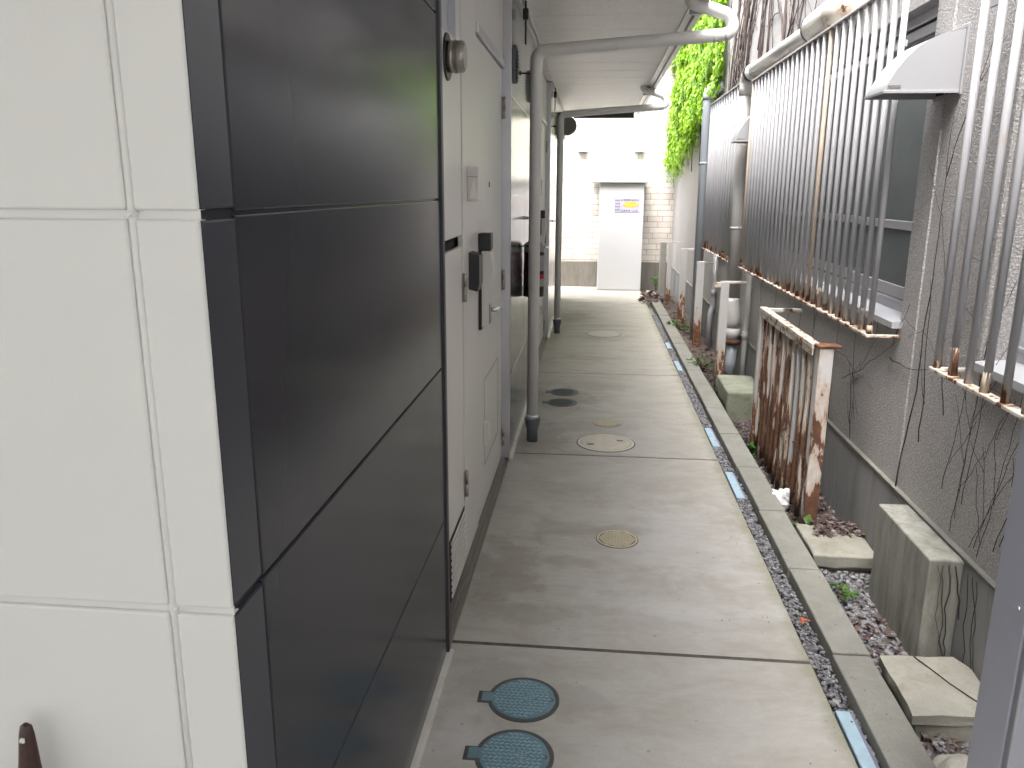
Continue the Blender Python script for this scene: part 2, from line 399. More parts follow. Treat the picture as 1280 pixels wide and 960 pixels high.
def bend(a, b_, c, r, n=8):
    # rounded corner at b between a and c
    a, b_, c = Vector(a), Vector(b_), Vector(c)
    u = (a-b_).normalized(); w = (c-b_).normalized(); p0 = b_+u*r; p1 = b_+w*r
    return [tuple((p0*(1-t)**2)+(b_*(2*t*(1-t)))+(p1*t*t)) for t in [i/n for i in range(n+1)]]
def path(pts, r, n=8):
    out = [tuple(pts[0])]
    for i in range(1, len(pts)-1): out += bend(pts[i-1], pts[i], pts[i+1], r if not hasattr(r, '__len__') else r[i-1], n)
    return out+[tuple(pts[-1])]

# ------------------------------------------------------------------ constants (metres)
XL = -.437          # face of the dark siding
XD = -.475          # face of the recessed door bays
NX = .5  # edge of the unseen near overhang, added for its shade
YN, UPX, UPZ, UPE = -3.6, .3, 4.2, 3.6  # extents of the unseen overhang and storey, sized for their shade
XW = 1.225          # stucco face
XG = 1.109          # plane of the window grilles
YE = 11.3           # far end of the apartment building
YW = 12.75          # stone end wall
SOF = 2.5

# ------------------------------------------------------------------ ground
structure(MB().box(-150, 150, -150, 150, -.6, -.12).build('ground', 'far_ground'))
mb = MB()
js = [-3.5, -.6, 2.41, 4.433, 6.57, 8.75, 10.9, 12.9]
for a, b_ in zip(js, js[1:]):
    mb.box(-.5 if a > .5 else -4, .75, a+.010, b_-.010, -.11, 0, .004)
mb.box(-6, -.5, -3.5, 1.2, -.11, -.003)
mb.box(-.5, .75, 12.9, 14, -.11, -.001)
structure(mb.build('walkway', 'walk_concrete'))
mb = MB()
for a in js[1:-1]: mb.box(-.5 if a > .5 else -4, .748, a-.0095, a+.0095, -.10, -.0035)
structure(mb.build('joint_filler', 'joint_dark'))
structure(MB().box(.75, 1.24, -3, 12.74, -.118, -.035).rough(.008, 24, 6).build('planting_strip', 'soil'))
mb = MB(); y = -1.2; k = 0
while y < 11.4:
    L = .597; dz = random.uniform(-.003, .003); dx = random.uniform(-.002, .002)
    b2 = MB(); b2.box(.812+dx, .932+dx, y+.002, y+L-.002, -.11, .046+dz, .005, 2)
    b2.rough(.0022, 2, 14)
    tmp = bpy.data.meshes.new('t'); b2.bm.to_mesh(tmp); b2.bm.free(); mb.bm.from_mesh(tmp); bpy.data.meshes.remove(tmp)
    y += .6
structure(mb.build('kerb', 'kerb_concrete'))

# drain gravel between walkway and kerb
STRIPS = [(1.50, 2.152), (3.84, 4.22), (4.67, 5.05), (6.75, 7.13), (7.74, 8.02)]
mb = MB()
y = 1.4
while y < 9.9:
    r = .0075+.0009*max(0, y-2.5)
    r = min(r, .013)
    step = r*1.15
    for row in range(6):
        x = random.uniform(.753, .813)
        if any(a-.006 < y < b2+.006 for a, b2 in STRIPS) and x < .806: continue
        mb.stone((x, y+random.uniform(-step, step), random.uniform(-.02, .0)), r*random.uniform(.7, 1.35))
    y += step*.9
tag(mb.build('drain_gravel', 'gravel'), 'grey crushed gravel filling the narrow drain beside the kerb', 'gravel', kind='stuff')
# concrete channel end beyond the gravel
structure(MB().box(.753, .811, 9.9, 11.4, -.11, -.03, .004).build('drain_channel', 'kerb_concrete'))
# gravel and litter behind the kerb
mb = MB()
for _ in range(2600):
    y = random.choice([random.uniform(2.38, 3.14), random.uniform(2.38, 3.14), random.uniform(1.4, 2.12), random.uniform(3.4, 5.3)])
    mb.stone((random.uniform(.94, 1.21), y, random.uniform(-.042, -.022)), random.uniform(.006, .014))
tag(mb.build('bed_gravel', 'gravel'), 'grey pebbles covering the bed between kerb and stucco wall', 'gravel', kind='stuff')
mb = MB()
def litter(n, x0, x1, y0, y1, z, zs=.012, l0=.02, l1=.045):
    for _ in range(n):
        a = random.uniform(0, 6.28); t = random.uniform(-.5, .5)
        mb.leaf((random.uniform(x0, x1), random.uniform(y0, y1), z+random.uniform(0, zs)), (math.cos(a), math.sin(a), random.uniform(-.15, .35)), (t, random.uniform(-.5, .5), 1), random.uniform(.012, .026), random.uniform(l0, l1))
litter(420, 1.05, 1.21, 3.3, 4.7, -.03, .02)
litter(120, 1.0, 1.2, 3.33, 3.47, .045, .012)
litter(90, .95, 1.12, 2.4, 2.75, -.03, .012)
litter(260, .95, 1.2, 4.7, 5.35, -.03, .02)
litter(380, .95, 1.2, 5.9, 7.6, -.03, .03, .03, .06)
litter(420, .95, 1.2, 7.6, 12.0, -.03, .05, .04, .09)
litter(160, .94, 1.2, 3.5, 4.6, -.03, .03)
litter(40, .95, 1.2, 5.38, 5.9, .145, .01)
litter(60, .95, 1.1, 1.9, 2.12, -.03, .012, .015, .03)
tag(mb.build('dead_leaves', 'dead_leaf'), 'brown dead leaves lying along the foot of the stucco wall', 'dead leaves', kind='stuff')
mb = MB(); 
for _ in range(150):
    a = random.uniform(0, 6.28); rr = random.uniform(0, 1)**.5
    mb.leaf((.84+rr*.13*math.cos(a), 11.1+rr*.5*math.sin(a), .0+.12*(1-rr)+random.uniform(0, .03)), (math.cos(a*3), math.sin(a*3), random.uniform(-.3, .5)), (random.uniform(-.8, .8), random.uniform(-.8, .8), 1), .05, random.uniform(.06, .11))
tag(mb.build('leaf_pile', 'dead_leaf', loc=(.84, 11.1, 0)), 'small heap of dry brown leaves at the far kerb end', 'leaf pile')
mb = MB()
for _ in range(420):
    w = random.random()
    if w < .5: x, y, z = random.uniform(.82, .925), random.uniform(1.8, 9), .047
    elif w < .85: x, y, z = random.uniform(.62, .75)**1.0, random.uniform(1.9, 9), .001
    else: x, y, z = random.uniform(-.4, .7), random.uniform(1.8, 8), .001
    mb.stone((x, y, z), random.uniform(.0012, .0034), .6)
tag(mb.build('grit', 'gravel'), 'loose grit and specks scattered on the kerb and walkway', 'grit', kind='stuff')
# fallen red leaf on the gravel
mb = MB(); mb.leaf((.775, 2.63, .012), (.3, .9, .2), (.3, -.2, 1), .028, .04); mb.leaf((.782, 2.65, .012), (.9, -.3, .3), (-.2, .2, 1), .02, .03)
simple('red_leaf', (.35, .10, .045), .6)
tag(mb.build('fallen_leaf', 'red_leaf', loc=(.775, 2.63, .012)), 'reddish fallen leaf on the drain gravel', 'leaf')

# ------------------------------------------------------------------ apartment building (left)
AB = thing('apartment_building', 'low apartment building with white and glossy black siding, pale doors and wide soffit', 'building', (-.6, .9, 0))
MB().box(-6, -.53, .9, YE, 0, 2.49).build('core_wall', 'jamb_paint', AB)
ROWS = [.02, .49, .98, 1.47, 1.96, 2.47]
G = .0052
mb = MB()
xs = [-6, -3.3, -.517, XL-.0006]
for i in range(3):
    for a, b_ in zip(ROWS, ROWS[1:]):
        g0 = G if i != 2 else G
        mb.box(xs[i]+g0, xs[i+1]-(G if i < 2 else 0), .867, .892, a+G, b_-G, .0034, 3)
mb.build('white_siding', 'white_siding', AB)
mb = MB(); mb.box(-6, XL-.0012, .8735, .8762, .02, 2.47)
for x in xs[1:3]:
    mb.tube([(x, .8745, .02), (x, .8745, 2.47)], .0062, 10)
    for z in ROWS[1:-1]: mb.stone((x, .873, z), .008)
mb.build('joint_sealant', 'sealant', AB)
def dark_panels(y0, y1, cols, name='dark_siding', corner=False, x=XL):
    mb = MB()
    for j, (a, b_) in enumerate(zip(cols, cols[1:])):
        for z0, z1 in zip(ROWS, ROWS[1:]):
            mb.box(x-.022, x, a+(.0012 if j else .004), b_-.0012, z0+(.0056 if corner and j == 0 else .002), z1-(.0056 if corner and j == 0 else .002), .0030, 2, mi=1 if (corner and j == 0) else 0)
    mb.box(x-.03, x-.006, y0+.012, y1, .02, 2.47)
    return mb.build(name, ['dark_siding', 'dark_corner'], AB)
dark_panels(.867, 2.31, [.867, .962, 2.31], corner=True)
dark_panels(4.285, 6.13, [4.285, 5.2, 6.13])
dark_panels(8.085, YE, [8.085, 9.6, YE])
for y in (2.31, 6.13): MB().box(XL-.04, XL+.006, y+.001, y+.034, .0, 2.49, .003).build('edge_trim', 'dark_trim', AB)
for y in (2.345, 6.165): MB().box(XL-.05, XL-.004, y+.001, y+.012, .0, 2.49, .001).build('bay_post', 'silver', AB)
for y in (4.25, 8.05): MB().box(XD-.01, XL+.005, y, y+.033, .03, 2.49, .002).build('bay_post', 'silver', AB)
for a, b_ in ((.875, 2.335), (4.29, 6.15), (8.09, YE)): MB().box(XL-.03, XL+.018, a, b_, 0.0, .018, .002).build('base_flashing', 'flashing', AB)
# soffit in 455 mm boards
mb = MB(); y = 5.115-.455*16
while y < YE:
    mb.box(-.49 if y > .5 else -6, .545 if y > .5 else NX, max(y, YN)+.0022, min(y+.455, YE)-.0022, SOF, SOF+.012, .0015)  # nearest boards line an unseen overhang added to shade the near end
    y += .455
mb.build('soffit', 'soffit_board', AB)
MB().box(-5.9, .5, .92, YE-.02, SOF+.0124, SOF+.0136).build('soffit_gap_shade', 'void', AB)  # dark sheet stands in for shade inside the board gaps
MB().box(-6, .53, .89, YE, SOF+.014, SOF+.2).box(-6, NX, YN, .889, SOF+.014, SOF+.2).build('floor_and_shade_slab', 'jamb_paint', AB)  # real slab, plus an unseen near overhang added to keep light off
mb = MB()
mb.box(.546, .578, .88, YE+.02, SOF-.035, SOF+.21, .003); mb.box(.50, .5455, .9, YE, SOF-.010, SOF-.001, .002)
mb.build('fascia', 'fascia_alu', AB)
MB().box(-.30, .50, YE-.10, YE+.0, SOF-.075, SOF-.003, .004).build('end_beam', 'dark_trim', AB)
MB().box(-6, UPX, 1.2, YE-UPE, 2.705, UPZ).build('shade_storey', 'jamb_paint', AB)  # unseen storey, added and sized to shade the wall opposite
# corner mouldings
mb = MB()
for a, b_ in ((.9, 2.31), (4.285, 6.13), (8.085, YE)):
    mb.box(XL-.03, XL+.016, a, b_, 2.474, 2.498, .002)
mb.tube([(-.405, .9, 2.492), (-.405, YE, 2.492)], .006, 8)
mb.build('cornice_strip', 'sealant', AB)

def hinge(par, y, z, h=.105):
    m = MB()
    m.tube([(XD+.008, y, z-h/2), (XD+.008, y, z-.002)], .0075, 10); m.tube([(XD+.008, y, z+.002), (XD+.008, y, z+h/2)], .0075, 10)
    m.box(XD, XD+.003, y-.026, y+.026, z-h/2, z+h/2, .001)
    return m.build('hinge', 'hinge_steel', par)
def bay(o):
    # o: offset along the wall; one door bay
    B = lambda a: a+o
    # fixed panels
    MB().box(XD-.05, XD-.032, B(2.36), B(4.25), .03, 2.49).build('gap_shade', 'void', AB)  # dark sheet stands in for shade in the gaps between panels
    mb = MB()
    mb.box(XD-.02, XD, B(2.36), B(2.925), 1.335, 1.985, .003); mb.box(XD-.02, XD, B(2.36), B(2.925), 2.13, 2.49, .003)
    mb.box(XD-.02, XD, B(2.36), B(2.44), 1.985, 2.13)
    mb.box(XD-.02, XD, B(2.84), B(2.925), 1.985, 2.13)
    mb.build('upper_panel', 'jamb_paint', AB)
    m = MB(); m.box(XD-.031, XD-.026, B(2.44), B(2.84), 1.985, 2.13); m.box(XD-.025, XD-.001, B(2.44), B(2.446), 1.985, 2.13); m.box(XD-.025, XD-.001, B(2.834), B(2.84), 1.985, 2.13); m.box(XD-.025, XD-.001, B(2.447), B(2.833), 1.985, 1.991)
    m.build('recess', 'silver', AB)
    # meter cabinet door
    cd = MB().box(XD-.02, XD, B(2.36), B(2.925), .045, 1.295, .003).build('cabinet_door', 'jamb_paint', AB)
    m = MB()
    for i in range(9): m.box(XD+.0019, XD+.0065, B(2.60), B(2.905), .053+i*.0255, .066+i*.0255, .001)
    m.build('louvre', 'jamb_paint', cd)
    m = MB(); m.box(XD, XD+.0018, B(2.58), B(2.915), .045, .285); m.build('louvre_gap_shade', 'void', cd)  # dark plate stands in for shade between the slats
    hinge(cd, B(2.935), 1.143); hinge(cd, B(2.935), .37)
    # door frame jamb
    MB().box(XD-.02, XD+.002, B(2.945), B(3.295), .035, 2.49, .003).build('side_panel', 'door_paint', AB)
    MB().box(XD-.02, XD+.002, B(3.30), B(4.245), 2.10, 2.49, .003).build('transom_panel', 'door_paint', AB)
    m = MB(); m.box(XD-.02, XD+.012, B(3.30), B(4.245), 2.088, 2.128, .003); m.build('door_head', 'silver', AB)
    # door leaf
    d = MB()
    d.box(XD-.03, XD-.002, B(3.305), B(4.24), .035, 2.085, .003)
    d = d.build('door', 'door_paint', AB)
    m = MB()
    for a, b_, c, e in ((3.53, 4.06, .235, .242), (3.53, 4.06, .642, .649)): m.box(XD-.0025, XD-.0008, B(a), B(b_), c, e)
    for a in (3.53, 4.053): m.box(XD-.0025, XD-.0008, B(a), B(a+.007), .2425, .6415)
    m.build('panel_groove', 'hinge_steel', d)
    m = MB(); m.box(XD-.002, XD+.012, B(3.50), B(3.56), .34, .455, .003); m.box(XD+.012, XD+.03, B(3.51), B(3.525), .37, .455, .002); m.build('flap_latch', 'light_plastic', d)
    MB().box(XD-.002, XD+.0015, B(3.715), B(3.722), 1.508, 1.532, .001).build('peephole', 'black_plastic', d)
    for z in (1.9, 1.03, .157): hinge(d, B(4.243), z)
    # electronic lock
    lk = MB()
    lk.prism([(XD+.0115, .92), (XD+.042, .93), (XD+.042, 1.03), (XD+.05, 1.09), (XD+.062, 1.16), (XD+.056, 1.21), (XD+.05, 1.245), (XD+.0115, 1.248)], B(3.36), B(3.43))
    bmesh.ops.bevel(lk.bm, geom=lk.bm.edges[:], offset=.003, segments=2, affect='EDGES', clamp_overlap=True)
    lk = lk.build('lock_body', 'light_plastic', d)
    MB().box(XD-.001, XD+.052, B(3.356), B(3.434), 1.25, 1.32, .004, 2).build('lock_top', 'black_plastic', lk)
    MB().box(XD-.001, XD+.011, B(3.357), B(3.433), .91, 1.249, .002).build('lock_edge', 'black_plastic', lk)
    MB().box(XD+.0415, XD+.046, B(3.37), B(3.42), .935, 1.02, .002).build('finger_pad', 'hinge_steel', lk)
    lv = MB(); lv.tube([(XD+.03, B(3.40), .995), (XD+.085, B(3.40), .995)], .0105, 12)
    lv.tube(path([(XD+.07, B(3.40), .995), (XD+.078, B(3.43), .995), (XD+.078, B(3.53), .993)], .012), .0095, 12)
    lv.build('door_handle', 'chrome', d)
    # sill
    s_ = MB(); s_.box(XD-.02, XL+.0, B(2.36), B(4.28), 0, .018, .002); s_.box(XD-.02, XL-.018, B(2.36), B(4.25), .018, .032, .002)
    s_.build('door_sill', 'sill_metal', AB)
    # intercom
    m = MB(); m.box(XD+.001, XD+.044, B(3.05), B(3.125), 1.455, 1.58, .004, 2); ic = m.build('intercom', 'light_plastic', AB)
    m = MB(); m.prism([(XD+.010, 1.465), (XD+.040, 1.465), (XD+.027, 1.54)], B(3.046), B(3.0503)); m.build('call_button', 'white_plastic', ic)
    m = MB(); m.box(XD+.004, XD+.042, B(3.0488), B(3.0503), 1.543, 1.546); m.build('seam', 'hinge_steel', ic)
    # box on jamb
    m = MB(); m.prism([(XD+.002, 1.12), (XD+.034, 1.112), (XD+.043, 1.14), (XD+.043, 1.25), (XD+.002, 1.262)], B(3.07), B(3.17)); m.build('key_box', 'black_plastic', AB)
bay(0); bay(3.8)
# round vents on the second dark panel
def round_vent(y, label):
    t = thing('wall_vent', label, 'vent', (XL, y, 2.14), 'round louvred vents under the soffit')
    m = MB(); m.tube([(XL+.0, y, 2.14), (XL+.012, y, 2.14)], [.098, .095], 32, smooth=False); m.build('cover', 'socket_grey', t)
    m = MB()
    for i in range(9):
        z = 2.14-.072+i*.018; w = math.sqrt(max(0, .085**2-(z-2.14)**2))
        m.prism([(XL+.0125, z-.005), (XL+.022, z-.007), (XL+.0125, z+.005)], y-w, y+w)
    m.build('louvre', 'dark_trim', t)
round_vent(4.48, 'round black louvred vent high on the wall, nearer one beside the silver post')
round_vent(5.42, 'round black louvred vent high on the wall, half hidden by the drainpipe')
# boiler flue
def flue(y, z, lab, far=False):
    t = thing('exhaust_flue', lab, 'flue', (XD, y, z), 'wall flues')
    m = MB(); m.tube([(XD+.0, y, z), (XD+.006, y, z)], [.072, .070], 32, smooth=False); m.build('flange', 'black_plastic', t)
    m = MB(); m.tube([(XD+.006, y, z), (XD+.028, y, z)], .0475, 32); m.tube([(XD+.028, y, z), (XD+.031, y, z)], .0505, 32)
    m.tube([(XD+.031, y, z), (XD+.052, y, z), (XD+.057, y, z)], [.0475, .0475, .045], 32); m.build('sleeve', 'steel', t)
    m = MB(); m.tube([(XD+.057, y, z), (XD+.060, y, z)], [.043, .039], 32); m.build('cap', 'steel', t)
flue(2.66, 1.905, 'short round steel flue with dark flange above the meter cabinet')
t = thing('exhaust_vent', 'black boxed vent with round grey cap high behind the far drainpipe', 'vent', (XL, 9.9, 2.2))
MB().box(XL, XL+.075, 9.72, 10.02, 2.08, 2.37, .006).build('back_box', 'black_plastic', t)
MB().tube([(XL+.0755, 9.9, 2.225), (XL+.12, 9.9, 2.225)], .06, 28).build('sleeve', 'black_plastic', t)
MB().tube([(-.325, 9.68, 2.215), (-.325, 9.70, 2.215), (-.325, 9.73, 2.215)], [.098, .106, .106], 32, smooth=False).build('cap', 'cap_grey', t)
MB().tube([(-.325, 9.731, 2.215), (-.325, 9.86, 2.215)], .03, 16).build('stem', 'black_plastic', t)

# drainpipes
def drainpipe(y, lab, dx=0.):
    t = thing('drainpipe', lab, 'drainpipe', (-.335+dx, y, 0), 'white drainpipes on the apartment wall')
    x = -.335+dx
    P = path([(x, y, .13), (x, y, 2.235), (.65+dx, y, 2.305), (.712+dx, y, 2.312), (.70+dx, y, 2.40), (.56+dx, y, 2.445), (.483+dx, y, 2.465), (.48+dx, y, 2.62)], [.06, .035, .045, .045, .035, .035], 10)
    # drop degenerate points
    P = [p for i, p in enumerate(P) if i == 0 or (Vector(p)-Vector(P[i-1])).length > .004]
    MB().tube(P, .0335, 24).build('pipe', 'pipe_white', t)
    m = MB()
    m.tube([(x, y, .148), (x, y, .168)], .0365, 24); m.tube([(x+.0, y, 2.10), (x, y, 2.104)], .0345, 24)
    for q in (.1, .62): m.tube([(q-.003+dx, y, 2.235+.065*(q+.335)/.975), (q+.003+dx, y, 2.235+.065*(q+.335)/.975)], .0345, 24)
    m.build('joint_ring', 'pipe_white', t)
    m = MB(); m.tube([(x, y, 0), (x, y, .07), (x, y, .085), (x, y, .10), (x, y, .14), (x, y, .146)], [.033, .033, .037, .042, .049, .049], 24); m.build('ground_socket', 'socket_grey', t)
    # rod bracket at the wall, clip at the soffit
    for z in (2.12, 1.18):
        m = MB(); m.tube([(XL, y-.02, z), (x-.03, y, z)], .0045, 8); m.tube([(XL+.015, y-.018, z-.012), (XL+.015, y-.018, z+.012)], .005, 8)
        m.build('wall_bracket', 'black_plastic', t)
    m = MB(); m.box(x-.075, x-.045, y-.02, y+.02, 2.395, 2.45, .003); m.tube([(x-.06, y, 2.27), (x-.06, y, 2.49)], .005, 8); m.build('hanger_rod', 'black_plastic', t)
    m = MB(); m.box(.485+dx, .56+dx, y+.06, y+.085, 2.42, 2.50, .003)
    for q in (.505, .535): m.tube([(q+dx, y+.0595, 2.445), (q+dx, y+.058, 2.445)], .008, 10, mi=1)
    m.build('gutter_clip', ['fascia_alu', 'black_plastic'], t)
    return t
drainpipe(4.67, 'white drainpipe with a grey foot, nearer one beside the first door bay')
drainpipe(8.48, 'white drainpipe with a grey foot, farther one farther along the walkway', -.02)

# bag hanging on the dark panel behind the nearer drainpipe
bx, by = -.369, 5.1
t = thing('hanging_bag', 'slim grey bag with red and black bands hanging on the wall behind the nearer drainpipe', 'bag', (bx, by, .835))
def band(z0, z1, r0, r1, name, mat, n=28): return MB().tube([(bx, by, z0), (bx, by, z1)], [r0, r1], n).build(name, mat, t)
def front(z0, z1, r, name, mat):
    # the lighter front face wraps the side turned to the walkway
    m = MB(); pts = []
    for k in range(15):
        a = math.radians(-68+k*11); pts.append((bx+r*math.cos(a), by+r*math.sin(a)))
    for k in range(14, -1, -1):
        a = math.radians(-68+k*11); pts.append((bx+(r-.003)*math.cos(a), by+(r-.003)*math.sin(a)))
    for a, b_ in zip(range(14), range(28, 14, -1)):
        q = [pts[a], pts[a+1], pts[b_], pts[b_+1]] if False else [pts[a], pts[a+1], pts[29-a-1], pts[29-a]]
        m.prism(q, z0, z1, 'z')
    return m.build(name, mat, t)
band(.835, .90, .066, .0665, 'bottom_band', 'bag_black'); band(.9005, 1.115, .0645, .061, 'body', 'bag_maroon')
front(.9008, .948, .0672, 'lower_front', 'bag_grey'); front(.9484, .976, .0676, 'red_band', 'bag_red'); front(.9764, .998, .0668, 'dark_band', 'bag_black'); front(.9984, 1.095, .0664, 'upper_front', 'bag_grey'); front(1.0954, 1.104, .067, 'piping', 'bag_black')
MB().tube([(bx, by, 1.1155), (bx, by, 1.165), (bx, by, 1.18)], [.0635, .058, .035], 28).build('lid', 'bag_grey', t)
MB().tube(path([(bx+.02, by+.02, 1.17), (bx+.018, by+.03, 1.31), (XL+.012, by+.03, 1.33), (XL+.001, by+.03, 1.33)], .015), .0045, 8).build('carrying_strap', 'bag_black', t)
MB().tube([(XL, by+.03, 1.318), (XL+.03, by+.03, 1.318), (XL+.034, by+.03, 1.326)], .004, 8).build('hook', 'chrome', t)

# tool handle in the lower left
hx, hy = -.717, .838
t = thing('tool_handle', 'dark brown worn wooden tool handle with hanging hole leaning on the white siding', 'tool handle', (hx, hy, 0))
m = MB(); n = 16
prof = [(0, .03), (.2, .03), (.45, .026), (.62, .0235), (.72, .019), (.775, .0135), (.805, .0105), (.817, .008), (.821, .003)]
rings = []
for z, w in prof:
    xx = hx-.006*(.82-z)/.08*.35; yy = hy-.03*(1-z/.82)
    rings.append([m.bm.verts.new((xx+w*math.cos(2*PI*k/n), yy+w*.62*math.sin(2*PI*k/n), z)) for k in range(n)])
for a, b_ in zip(rings, rings[1:]):
    for k in range(n): f = m.bm.faces.new((a[k], a[(k+1) % n], b_[(k+1) % n], b_[k])); f.smooth = True
m.bm.faces.new(rings[-1]); m.bm.faces.new(rings[0][::-1])
m.build('grip', 'handle_brown', t)
m = MB(); m.tube([(hx-.0015, hy-.0100, .7985), (hx-.0015, hy-.0088, .7995), (hx-.0012, hy-.0078, .8045)], [.0030, .0036, .0024], 12); m.build('hanging_hole', 'sealant', t)

# ------------------------------------------------------------------ covers in the walkway
def hinged_lid(cx, cy, label, mat, rib, r=.097):
    t = thing('valve_cover', label, 'cover', (cx, cy, 0), 'hinged round valve covers')
    m = MB(); m.annulus((cx, cy), r, r+.011, -.02, .0032); m.box(cx-r-.042, cx-r+.004, cy-.027, cy+.027, -.02, .003, .001)
    m.build('frame', 'lid_frame', t)
    m = MB(); m.disc((cx, cy), r-.0015, -.02, .0042); m.box(cx-r-.03, cx-r+.01, cy-.021, cy+.021, -.02, .0046, .001)
    lid = m.build('lid', mat, t)
    m = MB(); rows = 13
    for i in range(rows):
        v = cy-r*.86+i*(2*r*.86/(rows-1)); hw = math.sqrt(max(0, (r*.88)**2-(v-cy)**2))
        u = cx-hw+(.005 if i % 2 else 0)
        while u < cx+hw-.006:
            if not (abs(u-cx-.02) < .016 and abs(v-cy) < .022):
                a = .5 if i % 2 else -.5
                ca, sa = math.cos(a), math.sin(a)
                q = [(-.0064, -.0022), (.0064, -.0022), (.0064, .0022), (-.0064, .0022)]
                m.prism([(u+x*ca-y*sa, v+x*sa+y*ca) for x, y in q], .0042, .0062, 'z')
            u += .0148
    # the emblem block in the middle
    for a, b_, c, e in ((-.012, .012, .017, .019), (-.012, .012, .008, .0095), (-.012, .012, -.001, .001), (-.014, .014, -.010, -.008), (-.012, -.0105, .001, .017), (.0105, .012, .001, .017), (-.001, .001, -.019, .017), (-.011, .011, -.0195, -.018)):
        m.box(cx+.02+a, cx+.02+b_, cy+c, cy+e, .0042, .0056)
    m.build('tread', rib, lid)
    m = MB(); m.disc((cx+r*.86, cy), .007, .0042, .0048, 16); m.build('lift_notch', 'lid_frame', lid)
hinged_lid(-.168, 2.113, 'blue hinged valve cover, fully visible one before the first joint', 'lid_blue', 'lid_blue_rib')
hinged_lid(-.172, 1.862, 'blue hinged valve cover cut by the bottom of the photo', 'lid_blue', 'lid_blue_rib')
hinged_lid(-.182, 5.895, 'wet dark blue valve cover, farther one of the pair past the drainpipe', 'lid_wet', 'lid_wet', .1)
hinged_lid(-.188, 5.590, 'wet dark blue valve cover, nearer one of the pair past the drainpipe', 'lid_wet', 'lid_wet', .1)
def round_lid(cx, cy, r, label, mat, rim, pat, name='drain_cover', slots=False):
    t = thing(name, label, 'drain cover', (cx, cy, 0))
    m = MB(); m.annulus((cx, cy), r*.93, r, -.02, .0035); m.build('rim', rim, t)
    m = MB(); m.annulus((cx, cy), r*1.0, r*1.05, -.02, .0012); m.build('gap_ring', 'lid_frame', t)
    m = MB(); m.disc((cx, cy), r*.93-.0012, -.02, .0026); lid = m.build('lid', mat, t)
    m = MB(); step = pat; k = int(r/step)+1
    for i in range(-k, k+1):
        for j in range(-k, k+1):
            u, v = i*step+(step/2 if j % 2 else 0), j*step
            if u*u+v*v > (r*.86)**2: continue
            if slots and (abs(abs(u)-r*.55) < .03 and abs(v-(.03 if u > 0 else -.03)) < .03): continue
            h = step*.34
            m.box(cx+u-h, cx+u+h, cy+v-h, cy+v+h, .0026, .0042)
    m.build('tread', rim if mat == 'lid_grey' else 'lid_cream', lid)
    if slots:
        m = MB()
        for sx, sy in ((-.55, -.04), (.5, .05)): m.box(cx+sx*r-.02, cx+sx*r+.02, cy+sy-.012, cy+sy+.012, .0026, .0034)
        m.build('lift_slot', 'lid_frame', lid)
round_lid(.145, 3.292, .089, 'small round beige drain cover, nearest beige one on the walkway', 'lid_beige', 'lid_cream', .0125)
round_lid(.115, 4.672, .17, 'large round pale manhole cover with two slots beside the second joint', 'lid_grey', 'lid_rim', .014, 'manhole_cover', True)
round_lid(.131, 5.103, .088, 'small round beige drain cover just beyond the large pale manhole', 'lid_beige', 'lid_cream', .0125)
round_lid(.145, 8.47, .175, 'large worn manhole cover far along the walkway near the second drainpipe', 'lid_grey', 'lid_rim', .016, 'manhole_cover', False)
labs = ['light blue strip in the gravel, nearest one cut by the photo bottom', 'light blue strip in the gravel beside the near end of the rusty fence', 'light blue strip in the gravel beside the middle of the rusty fence',
        'light blue strip in the gravel beside the mossy concrete block', 'light blue strip in the gravel farthest along the walkway']
for (a, b_), lb in zip(STRIPS, labs):
    t = thing('edging_strip', lb, 'edging strip', (.755, a, 0), 'blue strips set in the drain gravel')
    md = (a+b_)/2
    m = MB(); m.box(.7545, .7945, a, md-.002, -.05, .006, .002); m.box(.7545, .7945, md+.002, b_, -.05, .006, .002); m.build('top_plate', 'strip_blue', t)
    m = MB(); m.box(.795, .805, a, b_, -.05, .001, .001); m.build('side_flange', 'strip_side', t)
    m = MB(); m.disc((.786, a+.52*(b_-a)*.55), .0035, .0061, .0068, 12); m.disc((.786, b_-.05), .0035, .0061, .0068, 12); m.build('screw', 'lid_frame', t)

# ------------------------------------------------------------------ right-hand building
RB = thing('stucco_building', 'old grey stucco building with barred windows and concrete base along the alley', 'building', (2, 6, 0))
WIN = [(3.275, 6.05, 1.0, 2.19), (1.0, 2.535, .99, 2.19), (6.7, 8.25, 1.0, 2.19)]
ys = sorted([-3, 12.74]+[q for w in WIN for q in w[:2]])
mb = MB()
for a, b_ in zip(ys, ys[1:]):
    w = [q for q in WIN if abs(q[0]-a) < .01]
    if w:
        mb.box(XW, XW+.18, a, b_, .365, w[0][2]); mb.box(XW, XW+.18, a, b_, w[0][3], 3.75)
    else: mb.box(XW, XW+.18, a, b_, .365, 3.75)
mb.build('stucco_wall', 'stucco', RB)  # unseen top height and run behind the camera are shaped for sky light
MB().box(XW+.2, 6, -3, 12.74, 0, 3.75).build('inner_core', 'base_concrete', RB)
for y in (3.112, 5.93): MB().box(XW-.006, XW+.01, y-.005, y+.005, .37, 3.75, .003).build('wall_bead', 'stucco', RB)
MB().box(XW-.012, XW+.01, 2.573, 2.597, .96, 2.3, .004).build('wall_bead', 'stucco', RB)
MB().box(1.213, 1.40, -3, 12.74, -.12, .356, .006).build('concrete_base', 'base_concrete', RB)
MB().box(1.207, 1.24, -3, 12.74, .357, .368, .003).build('base_ledge', 'kerb_concrete', RB)
